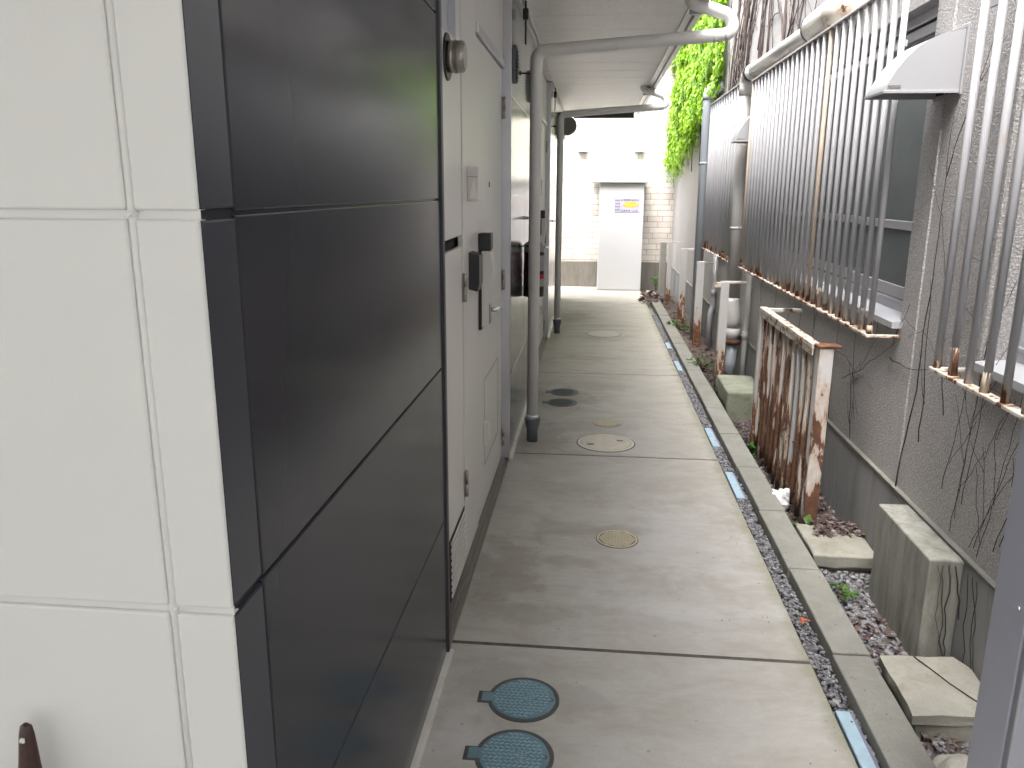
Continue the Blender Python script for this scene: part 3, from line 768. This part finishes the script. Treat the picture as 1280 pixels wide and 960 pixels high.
def window(y0, y1, z0, z1, n, mid):
    f = MB(); xx = XW+.06
    f.box(xx, xx+.06, y0, y1, z0, z0+.045, .003); f.box(xx, xx+.06, y0, y1, z1-.04, z1, .003)
    for y in (y0, y1-.04): f.box(xx, xx+.06, y, y+.04, z0+.0455, z1-.0405, .003)
    f.box(xx-.012, xx-.0005, y0, y1, z0+.05, z0+.058)
    w = f.build('window', 'window_alu', RB)
    L = (y1-y0-.08)/n
    for i in range(n):
        a = y0+.04+i*L-.012; b_ = a+L+.024; dx = .008+(.024 if i % 2 else 0)
        s_ = MB(); x0, x1 = xx+dx, xx+dx+.02; zz0, zz1 = z0+.06, z1-.05
        for y in (a, b_-.04): s_.box(x0, x1, y, y+.04, zz0, zz1, .002)
        s_.box(x0, x1, a+.0405, b_-.0405, zz0, zz0+.05, .002); s_.box(x0, x1, a+.0405, b_-.0405, zz1-.04, zz1, .002)
        s_.box(x0+.001, x1-.001, a+.0405, b_-.0405, mid-.018, mid+.018, .002)
        s_.build('sash', 'window_alu', w)
        MB().box(x0+.008, x0+.013, a+.038, b_-.038, zz0+.045, zz1-.035).build('pane', 'wire_glass', w)
    m = MB(); m.prism([(XW-.038, z0-.028), (XW-.038, z0-.004), (XW+.06, z0+.012), (XW+.06, z0-.028)], y0-.02, y1+.02); m.build('sill', 'sill_white', w)
window(*WIN[0], 3, 1.36); window(*WIN[1], 2, 1.36); window(*WIN[2], 2, 1.36)

def grille(y0, y1, z0, z1, lab, n, brown=()):
    t = thing('window_grille', lab, 'window grille', (XG, (y0+y1)/2, z0), 'barred grilles over the alley windows')
    m = MB(); m.box(XG-.016, XG+.016, y0-.02, y1+.02, z0-.006, z0+.006, .002)
    m.rough(.0015, 6, 30); m.build('bottom_rail', 'grille_rail', t)
    m = MB(); m.box(XG-.016, XG+.016, y0-.02, y1+.02, z1-.006, z1+.006, .002); m.build('top_rail', 'grille_top', t)
    for z in (z0, z1):
        for y in (y0-.02, y1+.0):
            m = MB(); m.box(XG+.0165, XW+.004, y, y+.02, z-.007, z+.005, .002); m.build('wall_arm', 'grille_rail', t)
    m = MB(); m.box(XG+.013, XG+.022, y0, y1, z1-.24, z1-.215, .002); m.build('tie_rail', 'grille_bar', t)
    first = None
    for i in range(n):
        y = y0+(y1-y0)*i/(n-1)
        if first is None:
            m = MB(); m.tube([(XG, y, z0+.0062), (XG, y, z1-.0062)], .0115, 12); first = m.build('bar', 'grille_bar', t)
            fy = y
        else:
            dup_part(first, 0, y-fy, 0, 'grille_bar_brown' if i in brown else None)
    for i in random.sample(range(n), n//6):
        y = y0+(y1-y0)*i/(n-1)
        m = MB(); h = random.uniform(.03, .12)
        m.tube([(XG+random.uniform(-.004, .004), y+random.uniform(-.004, .004), z0+.006), (XG, y, z0+h)], [.0135, .0118], 8); m.build('rust_scale', 'grille_bar_brown', t)
grille(3.27, 6.15, .94, 2.255, 'long rusty white window grille behind the rusty fence, middle one', 28, (9, 27))
grille(1.31, 2.62, .945, 2.255, 'rusty white window grille at the right edge with widely spaced bars', 13, (3,))
grille(6.64, 8.25, .935, 2.30, 'farthest window grille, beside the blue-grey downpipe', 13, (0,))

def hood(y0, y1, z0, z1, depth, lab):
    t = thing('vent_hood', lab, 'vent hood', (XW, (y0+y1)/2, z0), 'white vent hoods on the stucco wall')
    H = z1-z0; pts = [(XW-.0, z0), (XW-.0, z1)]
    out = [(XW-depth*s_, z0+H*c) for s_, c in ((.12, .965), (.3, .92), (.48, .83), (.63, .70), (.76, .54), (.87, .36), (.95, .18), (1.0, .03), (1.0, 0))]
    full = pts+out
    m = MB(); th = .004
    # two cheeks and the curved top as a thin shell, open below
    for a, b_ in ((y0, y0+th), (y1-th, y1)): m.prism(full, a, b_)
    inner = [(XW-.0, z1-th)]+[(x+th*.9, z-th) for x, z in out[:-2]]+[(XW-depth+th, z0+.002), (XW-depth+th, z0)]
    outer = [(XW-.0, z1)]+out
    A = [m.bm.verts.new((p[0], y0+th, p[1])) for p in outer]; B = [m.bm.verts.new((p[0], y1-th, p[1])) for p in outer]
    C = [m.bm.verts.new((p[0], y0+th, p[1])) for p in inner[:len(outer)]]; D = [m.bm.verts.new((p[0], y1-th, p[1])) for p in inner[:len(outer)]]
    for i in range(len(outer)-1):
        f = m.bm.faces.new((A[i], A[i+1], B[i+1], B[i])); f.smooth = True
        m.bm.faces.new((C[i], D[i], D[i+1], C[i+1]))
    h_ = m.build('hood', 'hood_white', t)
    m = MB(); m.box(XW-depth-.006, XW-.002, y0-.005, y0-.0005, z0-.004, z0+.006, .001); m.box(XW-depth-.006, XW-.002, y1+.0005, y1+.005, z0-.004, z0+.006, .001); m.box(XW-depth-.006, XW-depth-.0005, y0, y1, z0-.004, z0+.006, .001)
    m.build('rim', 'hood_white', t)
    m = MB(); m.box(XW-.006, XW+.001, y0-.016, y0-.0055, z0-.01, z1+.014, .002); m.box(XW-.006, XW+.001, y1+.0055, y1+.016, z0-.01, z1+.014, .002); m.box(XW-.006, XW+.001, y0-.005, y1+.005, z1+.0005, z1+.014, .002); m.build('flange', 'hood_white', t)
    m = MB(); m.box(XW-.004, XW-.0005, y0+.01, y1-.01, z0+.005, z1-.03); m.build('opening', 'void', t)
    m = MB(); m.box(XW-depth+.008, XW-depth+.05, y0-.0025, y0-.0002, z0+.014, z0+.024, .0008); m.build('name_tab', 'steel', t)
hood(3.0, 3.2, 1.828, 2.03, .245, 'large white vent hood on the wall between the two nearer grilles')
hood(6.24, 6.44, 1.85, 2.07, .2, 'smaller-looking white vent hood in front of the thick old pipe')

# pipes on the wall
PX, PY = 1.135, 6.56
t = thing('old_drainpipe', 'thick weathered grey pipe with patched joints between two window grilles', 'pipe', (PX, PY, .1))
m = MB(); m.tube([(PX, PY, 2.26), (PX, PY, 1.5), (PX, PY, .66)], .055, 24); m.tube([(PX, PY, 1.2), (PX, PY, 1.22)], .058, 24); m.build('upper_pipe', 'old_pipe', t)
m = MB(); m.tube([(PX, PY, .66), (PX-.006, PY, .6), (PX+.012, PY-.03, .5), (PX+.015, PY-.04, .42)], [.056, .066, .062, .054], 20); m.rough(.004, 1, 25); m.build('patched_elbow', 'old_pipe', t)
m = MB(); m.tube([(PX+.015, PY-.04, .42), (PX+.015, PY-.04, .32)], .06, 20); m.build('coupling', 'old_pipe', t)
m = MB(); m.tube([(PX+.015, PY-.04, .325), (PX+.015, PY-.04, .29)], .064, 20); m.build('collar', 'grille_bar_brown', t)
m = MB(); m.tube([(PX+.015, PY-.04, .29), (PX+.01, PY-.03, -.05)], .043, 20); m.build('lower_pipe', 'blue_pipe', t)
m = MB(); m.tube(path([(PX, PY, 2.20), (PX, PY, 2.345), (PX+.01, PY-.25, 2.35)], .09), .059, 24); m.build('top_elbow', 'pipe_white', t)
m = MB(); m.tube([(PX, PY-.09, 2.347), (PX, PY-.15, 2.35)], .062, 24); m.build('elbow_band', 'black_plastic', t)
m = MB(); m.tube([(PX, PY-.15, 2.35), (PX+.02, 4.72, 2.345)], .047, 24); m.build('level_pipe', 'old_pipe', t)
m = MB(); m.tube(path([(PX+.02, 4.74, 2.345), (PX+.022, 4.25, 2.345), (PX+.16, 4.18, 2.345)], .09), .078, 24); m.build('rusty_bend', 'rust_pipe', t)
m = MB(); m.tube([(PX+.02, 4.745, 2.345), (PX+.02, 4.73, 2.345)], .0795, 24); m.build('open_lip', 'void', t)
t = thing('downpipe', 'blue-grey downpipe standing before the ivy at the far grille', 'pipe', (1.09, 8.42, 0))
m = MB(); m.tube(path([(1.09, 8.42, -.05), (1.09, 8.42, 2.38), (1.15, 8.36, 2.46), (1.22, 8.34, 2.48)], .05), .048, 20); m.tube([(1.09, 8.42, 1.75), (1.09, 8.42, 1.77)], .051, 20); m.build('pipe', 'blue_pipe', t)
m = MB(); m.tube(path([(1.09, 8.42, 2.36), (1.09, 8.42, 2.43), (1.16, 8.36, 2.5)], .04), .053, 20); m.build('elbow', 'hood_white', t)
t = thing('thin_pipe', 'thin white pipe on the wall behind the blue-grey downpipe', 'pipe', (1.18, 7.9, .3))
m = MB(); m.tube(path([(1.185, 7.9, .92), (1.185, 7.9, .40), (1.16, 7.88, .34), (1.16, 7.88, -.05)], .03), .026, 14); m.build('pipe', 'hood_white', t)
m = MB(); m.tube([(1.185, 7.9, .5), (1.185, 7.9, .56)], .030, 14); m.build('coupling', 'hood_white', t)
t = thing('thin_pipe', 'thin brownish pipe slanting down beside the thick old pipe', 'pipe', (1.18, 6.2, .1))
m = MB(); m.tube([(1.19, 6.20, .95), (1.188, 6.19, .4), (1.17, 6.12, -.04)], .021, 12); m.build('pipe', 'old_pipe', t)
m = MB(); m.tube([(1.1885, 6.19, .45), (1.1885, 6.19, .38)], .0255, 12); m.build('coupling', 'old_pipe', t)

# ------------------------------------------------------------------ rusty fence and post stumps
t = thing('rusty_fence', 'short rusty railing of peeling white bars between the kerb and the wall', 'fence', (1.0, 4.1, 0))
FX = 1.0; fy0, fy1 = 3.55, 4.72
m = MB(); m.box(FX-.004, FX+.058, fy0-.03, fy0+.03, -.06, .835, .004, 2); m.rough(.0015, 3, 30); m.build('end_post', 'fence_post_paint', t)
m = MB(); m.box(FX-.012, FX+.088, fy0-.036, fy0+.036, .8355, .847, .003); m.build('post_cap', 'grille_bar_brown', t)
m = MB(); m.box(FX-.02, FX+.022, fy0+.037, fy1+.03, .818, .842, .003); m.box(FX-.018, FX-.012, fy0+.037, fy1+.03, .79, .8175, .001); m.rough(.002, 12, 25); m.build('top_rail', 'fence_top', t)
m = MB(); m.box(FX-.02, FX+.02, fy1-.02, fy1+.02, -.06, .817, .003); m.rough(.0015, 3, 30); m.build('far_post', 'fence_paint', t)
m = MB(); m.box(FX+.023, 1.214, fy1-.012, fy1+.014, .815, .838, .003); m.build('wall_arm', 'grille_top', t)
nb = 11
for i in range(nb):
    y = fy0+.10+i*(fy1-fy0-.17)/(nb-1)
    m = MB(); lean = random.uniform(-.006, .006)
    zb = random.choice((-.03, -.03, .0, .02))
    pts = [(FX+lean*(1-q), y+lean*1.4*(1-q)+random.uniform(-.0015, .0015), zb+(.817-zb)*q) for q in (0, .12, .3, .5, .7, .85, 1)]
    m.tube(pts, [.0125+random.uniform(-.003, .002) for _ in pts], 9); m.build('bar', 'fence_bar' if i not in (2,) else 'fence_paint', t)
m = MB(); m.tube([(FX, fy0+.05, .30), (FX+.004, fy1-.3, .33), (FX, fy1, .31)], .003, 6); m.build('cross_wire', 'twig', t)
def stump(x, y, h, lab, w=.06, arm=True, mat='fence_paint', stub=0):
    t = thing('fence_post', lab, 'fence post', (x, y, 0), 'old fence post stumps along the wall')
    m = MB()
    m.box(x-w/2, x+w/2, y-.0275, y-.0225, -.06, h, .001); m.box(x-w/2, x-w/2+.006, y-.022, y+.03, -.06, h, .001); m.box(x+w/2-.006, x+w/2, y-.022, y+.03, -.06, h, .001)
    m.rough(.0016, 4, 22); m.build('channel', mat, t)
    if arm:
        m = MB(); m.box(x-w/2-.004, 1.214, y-.02, y+.012, h+.001, h+.018, .002); m.rough(.0015, 3, 22); m.build('wall_arm', 'grille_top', t)
    if stub:
        m = MB(); m.box(x-w/2-.05, x-w/2-.0005, y-.02, y+.01, h-.03, h+.01, .003); m.rough(.003, 2, 22); m.build('torn_stub', 'fence_top', t)
stump(1.02, 6.27, .805, 'peeling white fence post stump beside the thick old pipe', .062, stub=1)
stump(1.065, 8.05, .80, 'white fence post stump pressed against the blue-grey downpipe', .07)
stump(1.05, 9.42, .83, 'white fence post stump with rusted foot beyond the downpipe', .07)
stump(1.045, 11.07, .81, 'narrow flaking fence post stump next to the concrete post', .055)
t = tag(MB().box(.985, 1.07, 11.85, 11.98, -.08, .77, .008).rough(.002, 3, 12).build('concrete_post', 'kerb_concrete', loc=(1.02, 11.9, 0)), 'square pale concrete post by the stone end wall', 'post')
tag(MB().box(.945, 1.205, 5.39, 5.93, -.08, .165, .012, 2).rough(.007, 4, 11).build('mossy_block', 'mossy_concrete', loc=(1.07, 5.6, 0)), 'greenish mossy concrete block beside the far end of the rusty fence', 'concrete block')
tag(MB().box(1.103, 1.2115, 2.469, 2.945, -.12, .3545, .006, 2).rough(.0018, 4, 9).build('concrete_pier', 'pier_concrete', loc=(1.16, 2.7, 0)), 'tall concrete pier with dry vines against the wall base', 'concrete pier')
MBp = MB().box(.945, 1.205, 3.135, 3.47, -.012, .042, .007, 2); MBp.box(.955, 1.2, 3.155, 3.465, -.10, -.0125, .004)
tag(MBp.rough(.006, 5, 13).build('stepping_slab', 'slab_concrete', loc=(1.07, 3.3, 0)), 'square concrete slab covered in dead leaves at the rusty post foot', 'concrete slab')
MBp = MB().prism([(.945, 2.085), (1.205, 2.10), (1.21, 2.33), (1.185, 2.40), (.955, 2.395)], .022, .052, 'z'); MBp.box(.96, 1.2, 2.10, 2.38, -.10, .0215, .004)
tag(MBp.rough(.006, 5, 13).build('stepping_slab', 'slab_concrete', loc=(1.07, 2.2, 0)), 'pale worn concrete slab in front of the tall pier', 'concrete slab')
m = MB(); bmesh.ops.create_icosphere(m.bm, subdivisions=4, radius=.085)
for v in m.bm.verts:
    v.co *= 1+.22*mnoise.noise(v.co*14)+.08*mnoise.noise(v.co*40)
    v.co = Vector((1.04+v.co.x, 1.95+v.co.y*.8, -.045+v.co.z*.75))
for f in m.bm.faces: f.smooth = True
tag(m.build('boulder', 'boulder', loc=(1.03, 1.95, -.02)), 'rounded pale stone at the lower right beside the kerb', 'stone')
# crumpled paper
m = MB(); bmesh.ops.create_icosphere(m.bm, subdivisions=3, radius=.05)
for v in m.bm.verts: v.co = Vector((.968, 3.83, .015))+v.co*(1+.55*mnoise.noise(v.co*34)+.3*mnoise.noise(v.co*70))
tag(m.build('crumpled_paper', 'paper', loc=(.968, 3.83, -.02)), 'crumpled white paper litter at the foot of the rusty fence', 'litter')

# gate post at the right edge
t = thing('gate_post', 'smooth blue-grey metal gate post cut by the right edge of the photo', 'gate post', (.88, 1.43, 0))
m = MB(); m.box(.79, .99, 1.372, 1.487, -.1, 2.2, .004, 2); m.build('post', 'post_grey', t)
m = MB(); m.box(.7905, .993, 1.352, 1.3715, -.1, 2.2, .004, 2); m.build('edge_strip', 'post_edge', t)
m = MB(); m.tube([(.7898, 1.395, .765), (.7862, 1.395, .765)], [.0055, .0045], 14); m.build('screw', 'chrome', t)

# unseen block added behind the camera to cut low sky light
t = thing('sky_blocker', 'plain block added behind the camera to cut low sky light', 'building', (0, -9, 0))
MB().box(-16, 14, -12, -9, 0, 10.5).build('wall', 'jamb_paint', t)
m = MB(); m.box(-15, 13, -8.99, -8.9, 2.6, 2.9); m.build('blocker_band', 'kerb_concrete', t)
# ------------------------------------------------------------------ end of the alley
t = thing('stone_wall', 'bright white split stone wall on a concrete base closing the alley', 'wall', (0, YW, 0))
MB().box(-7, 5, YW, YW+.25, .401, 3.6).build('stone_face', 'split_stone', t)
MB().box(-7, 5, YW-.02, YW+.25, -.11, .40, .006).build('concrete_base', 'end_concrete', t)
def wvent(x, lab):
    q = thing('wall_vent', lab, 'vent', (x, YW, 2.09), 'square vents on the stone wall')
    m = MB(); m.prism([(YW-.001, 2.17), (YW-.05, 2.165), (YW-.10, 2.13), (YW-.11, 2.06), (YW-.001, 2.06)], x-.07, x+.07, 'x'); m.build('cover', 'hood_white', q)
    m = MB()
    for i in range(4): m.box(x-.06+i*.034, x-.042+i*.034, YW-.085, YW-.02, 2.035, 2.0595); m.build('slats', 'steel', q) if i == 3 else None
wvent(-.19, 'small square white vent on the stone wall, left of the two'); wvent(.66, 'small square white vent on the stone wall, right of the two')
yc = 12.3
t = thing('meter_cabinet', 'tall white cabinet with a flat cap standing before the stone wall', 'cabinet', (.41, yc, 0))
MB().box(.085, .745, yc, yc+.4, 0, 1.60, .006).build('body', 'cabinet_white', t)
MB().box(-.03, .79, yc-.06, yc+.42, 1.601, 1.685, .006).build('cap', 'cabinet_cap', t)
MB().box(.088, .742, yc-.006, yc-.0005, .02, 1.585, .003).build('door', 'cabinet_white', t)
t = thing('notice_sign', 'small purple and yellow printed notice on the white cabinet', 'sign', (.495, yc-.007, 1.275))
ys_ = yc-.0065
MB().box(.31, .685, ys_-.004, ys_, 1.175, 1.375).build('plate', 'sign_paper', t)
m = MB(); pts = [(.55+.115*math.cos(2*PI*k/24)*(1+.1*math.sin(5*k)), 1.285+.045*math.sin(2*PI*k/24)) for k in range(24)]; m.prism(pts, ys_-.0055, ys_-.0042); m.build('yellow_patch', 'sign_yellow', t)
m = MB(); rnd = random.Random(3)
def glyph(x, z, s):
    # an unreadable distant character: crossing strokes
    for k in range(rnd.choice((2, 3))): zz = z+s*(.1+.8*k/2.5); m.box(x, x+s*.9, ys_-.0052, ys_-.0041, zz, zz+s*.13)
    for k in range(rnd.choice((1, 2))): xx = x+s*rnd.uniform(.1, .7); m.box(xx, xx+s*.13, ys_-.0062, ys_-.0053, z, z+s*.9)
for i in range(7): glyph(.405+i*.038, 1.337, .03)
m.build('heading_text', 'sign_ink', t); m = MB()
for i in range(7): glyph(.41+i*.036, 1.185, .026) if i != 4 else None
for r_ in range(4):
    m.build('footer_text' if r_ == 0 else 'side_text', 'sign_ink', t); m = MB()
    for i in range(3): glyph(.32+i*.026, 1.335-r_*.045, .021)
m.build('side_text', 'sign_ink', t)

# ------------------------------------------------------------------ plants
def ivy():
    t = thing('ivy', 'dense bright green ivy hanging on the far stucco wall', 'ivy', (XW, 10.2, 1.8))
    m = MB(); rnd = random.Random(11); cnt = 0
    def zlow(y): return 2.45-.18*(y-8.2)*.9 if y < 9.6 else max(1.88, 2.24-.14*(y-9.6))
    while cnt < 27000:
        y = rnd.uniform(8.0, 12.7); z = rnd.uniform(1.6, 4.6)
        lo = zlow(y)+.25*mnoise.noise(Vector((y*2.2, 0, 5)))+rnd.uniform(-.12, .06)
        if z < lo: continue
        # ragged near edge slanting upward
        e = 8.15+.32*mnoise.noise(Vector((z*2.5, 3, 0)))+.16*mnoise.noise(Vector((z*8, 1, 0)))+max(0, (z-2.6))*.12
        if y < e: continue
        thick = .05+.13*(.5+mnoise.noise(Vector((y*2.4, z*2.4, 1))))+.05*mnoise.noise(Vector((y*7, z*7, 4)))
        if mnoise.noise(Vector((y*4, z*4, 9))) < -.42 and rnd.random() < .8: continue
        x = XW-max(.015, thick*rnd.uniform(.35, 1.05))
        s_ = rnd.uniform(.034, .07)
        dz = rnd.uniform(-1, -.35)
        m.leaf((x, y, z), (rnd.uniform(-.55, .1), rnd.uniform(-.65, .65), dz), (-1, rnd.uniform(-.8, .5), rnd.uniform(.0, 1.1)), s_, s_*1.05, .12)
        cnt += 1
    # hanging tips
    for k in range(46):
        y = rnd.uniform(9.4, 12.6); z = zlow(y)+.05; L = rnd.uniform(.1, .45); x = XW-rnd.uniform(.05, .16)
        for i in range(int(L/.035)):
            m.leaf((x+rnd.uniform(-.02, .02), y+rnd.uniform(-.05, .05), z-i*.035), (rnd.uniform(-.4, .2), rnd.uniform(-.6, .6), -1), (-1, rnd.uniform(-.5, .5), .5), .045, .05, .12)
    m.build('leaves', 'ivy_leaf', t)['kind'] = 'stuff'
    m = MB()
    for k in range(26):
        y = rnd.uniform(8.4, 12.3); z = rnd.uniform(1.7, 2.4); pts = []
        for i in range(14):
            pts.append((XW-.012, y, z)); y += rnd.uniform(-.07, .07); z += .17
        m.tube(pts, .006, 5)
    m.build('stems', 'ivy_stem', t)
ivy()
def vine(m, p, d, n, step, r, spread, x, rnd, depth=0):
    pts = [(x, p[0], p[1])]; y, z = p; a = d
    for i in range(n):
        a += rnd.uniform(-spread, spread); a += (d-a)*.18
        y += math.cos(a)*step; z += math.sin(a)*step
        pts.append((x-rnd.uniform(0, .006), y, z))
        if depth < 2 and rnd.random() < .12: vine(m, (y, z), a+rnd.choice((-1, 1))*rnd.uniform(.35, .9), max(4, int(n*.45)), step*.8, r*.6, spread*1.2, x, rnd, depth+1)
    m.tube(pts, [max(.0008, r*(1-.75*i/len(pts))) for i in range(len(pts))], 5)
rnd = random.Random(5)
m = MB()
for k in range(26): vine(m, (rnd.uniform(5.6, 8.6), 2.25+rnd.uniform(-.1, .3)), PI/2+rnd.uniform(-.5, .5), 22, .08, rnd.uniform(.004, .011), .35, XW-.006, rnd)
for k in range(7): vine(m, (rnd.uniform(4.3, 6), 2.35), PI/2+rnd.uniform(-.8, .8), 16, .07, rnd.uniform(.002, .004), .45, XW-.004, rnd)
tag(m.build('dry_vine', 'twig', loc=(XW, 7, 2.3)), 'bare woody vines climbing the wall between ivy and middle grille', 'vine')
m = MB()
for k in range(11): vine(m, (2.2+k*.05+rnd.uniform(-.03, .03), .37+rnd.uniform(0, .15)), PI/2+.22+rnd.uniform(-.12, .2), 14, .05, rnd.uniform(.0009, .0019), .09, XW-.004, rnd)
tag(m.build('dry_vine', 'twig_dark', loc=(XW, 2.3, .4)), 'dark dry vine stems fanning up the stucco above the concrete pier', 'vine')
m = MB()
vine(m, (3.10, .37), PI/2+.12, 20, .07, .003, .16, XW-.008, rnd); vine(m, (2.95, .6), PI/2-.15, 12, .05, .0025, .25, XW-.006, rnd)
vine(m, (3.32, .84), PI+.1, 8, .05, .0028, .2, XW-.006, rnd); vine(m, (2.78, .75), PI/2-.2, 14, .05, .0018, .3, XW-.006, rnd)
vine(m, (3.9, .62), PI-.35, 14, .05, .0022, .25, XW-.006, rnd); vine(m, (4.15, .75), PI-.1, 14, .05, .002, .25, XW-.006, rnd)
for k in range(6): vine(m, (3.7+k*.35, .38), PI/2+rnd.uniform(-.2, .2), 10, .05, .0018, .2, XW-.005, rnd)
tag(m.build('dry_vine', 'twig_dark', loc=(XW, 3.1, .4)), 'thin dark creeper tracing the stucco beside the middle window', 'vine')
m = MB()
for k in range(4):
    x = 1.125+k*.018; z = .34; pts = []
    while z > -.02: pts.append((x, 2.463-rnd.uniform(0, .004), z)); x += rnd.uniform(-.006, .012); z -= .03
    m.tube(pts, .0009+.0004*k, 5)
for k in range(3):
    pts = []; y = 2.38+k*.03; z = .33
    while z > -.02: pts.append((1.2095, y, z)); y -= rnd.uniform(-.006, .02); z -= .035
    m.tube(pts, .0013, 5)
tag(m.build('dry_vine', 'twig_dark', loc=(1.13, 2.46, 0)), 'dry stems clinging to the front of the concrete pier', 'vine')
m = MB()
pts = [(1.06, 2.39, .054), (1.085, 2.32, .0565), (1.11, 2.25, .0565), (1.15, 2.17, .056), (1.19, 2.11, .055)]; m.tube(pts, .002, 5)
tag(m.build('twig', 'twig_dark', loc=(1.1, 2.25, .054)), 'thin dry twig lying across the pale worn slab', 'twig')
m = MB()
for k in range(70):
    a = rnd.uniform(0, PI*2); p0 = Vector((1.0+rnd.uniform(-.04, .06), 6.0+rnd.uniform(-.2, .2), 0)); pts = [tuple(p0)]
    for i in range(5): a += rnd.uniform(-.6, .6); p0 = p0+Vector((math.cos(a)*.025, math.sin(a)*.05, rnd.uniform(-.01, .05)*(1 if i < 3 else -.6))); pts.append((min(1.2, max(.945, p0.x)), p0.y, max(-.02, p0.z)))
    m.tube(pts, .0026, 4)
tag(m.build('dry_brush', 'twig_dark', loc=(1.0, 6.0, 0)), 'tangle of dark dry twigs behind the kerb near the old pipe', 'brushwood')
def weed(x, y, z, n, h, spread, lw, lab, name='weed', upright=.5):
    t = thing(name, lab, 'weed', (x, y, z)); m = MB(); st = MB()
    for k in range(n):
        a = rnd.uniform(0, 6.28); hh = h*rnd.uniform(.4, 1); q = (x+math.cos(a)*spread*rnd.random(), y+math.sin(a)*spread*rnd.random(), z+hh)
        st.tube([(x, y, z), ((x+q[0])/2, (y+q[1])/2, z+hh*.6), q], .0014, 4)
        for j in range(3):
            b_ = a+rnd.uniform(-1.2, 1.2)
            m.leaf(q, (math.cos(b_), math.sin(b_), rnd.uniform(-.3, upright)), (rnd.uniform(-.3, .3), rnd.uniform(-.3, .3), 1), lw, lw*1.4, .15)
    m.build('leaves', 'weed_leaf', t); st.build('stems', 'ivy_stem', t)
weed(.985, 2.90, -.02, 11, .03, .05, .024, 'small patch of green clover in the pebbles by the pier')
weed(.985, 3.48, -.02, 5, .05, .025, .045, 'single broad green weed at the foot of the rusty end post', upright=.9)
weed(.97, 4.62, -.02, 5, .06, .03, .045, 'green weed at the far foot of the rusty fence', upright=.9)
weed(.975, 6.85, -.02, 34, .13, .14, .026, 'leafy dark green weed leaning over the kerb near the old pipe')
weed(1.0, 8.9, -.02, 26, .1, .16, .04, 'low pale green weed behind the kerb beyond the downpipe')
weed(.95, 12.0, -.02, 12, .3, .05, .05, 'upright green weed by the concrete post at the end wall')

# ------------------------------------------------------------------ light, sky, camera
EL, AZ = 66, 205     # sun elevation, azimuth of the sun measured clockwise from +Y
W = bpy.data.worlds.new('World'); S.world = W; W.use_nodes = True
nt = W.node_tree
for n in list(nt.nodes): nt.nodes.remove(n)
sky = nt.nodes.new('ShaderNodeTexSky'); sky.sky_type = 'NISHITA'; sky.sun_disc = False
sky.sun_elevation = math.radians(EL); sky.sun_rotation = math.radians(AZ); sky.dust_density = 6; sky.air_density = 1.4; sky.ozone_density = 1
hs = nt.nodes.new('ShaderNodeHueSaturation'); hs.inputs['Saturation'].default_value = .3
bg = nt.nodes.new('ShaderNodeBackground'); bg.inputs[1].default_value = .15
ow = nt.nodes.new('ShaderNodeOutputWorld')
nt.links.new(sky.outputs[0], hs.inputs['Color']); nt.links.new(hs.outputs[0], bg.inputs[0]); nt.links.new(bg.outputs[0], ow.inputs[0])
L = bpy.data.lights.new('sun', 'SUN'); L.energy = .5; L.angle = math.radians(60); L.color = (1, .985, .96)
lo = bpy.data.objects.new('sun', L); COL.objects.link(lo)
az, el = math.radians(AZ), math.radians(EL)
d = -Vector((math.sin(az)*math.cos(el), math.cos(az)*math.cos(el), math.sin(el)))
lo.rotation_euler = d.to_track_quat('-Z', 'Y').to_euler()
cam = bpy.data.cameras.new('camera'); co = bpy.data.objects.new('camera', cam); COL.objects.link(co)
pitch, yaw, roll = -.23947, -.09833, .00505
F = Vector((math.sin(yaw)*math.cos(pitch), math.cos(yaw)*math.cos(pitch), math.sin(pitch)))
R = Vector((math.cos(yaw), -math.sin(yaw), 0)); U = R.cross(F)
c_, s_ = math.cos(roll), math.sin(roll)
R2 = R*c_+U*s_; U2 = U*c_-R*s_
M = Matrix((R2, U2, -F)).transposed().to_4x4(); M.translation = Vector((0, 0, 1.5))
co.matrix_world = M
cam.sensor_width = 36; cam.lens = 997.6/1280*36; cam.clip_start = .02; cam.clip_end = 1000
S.camera = co
S.view_settings.view_transform = 'Standard'; S.view_settings.look = 'None'; S.view_settings.gamma = 1; S.view_settings.exposure = 3.15
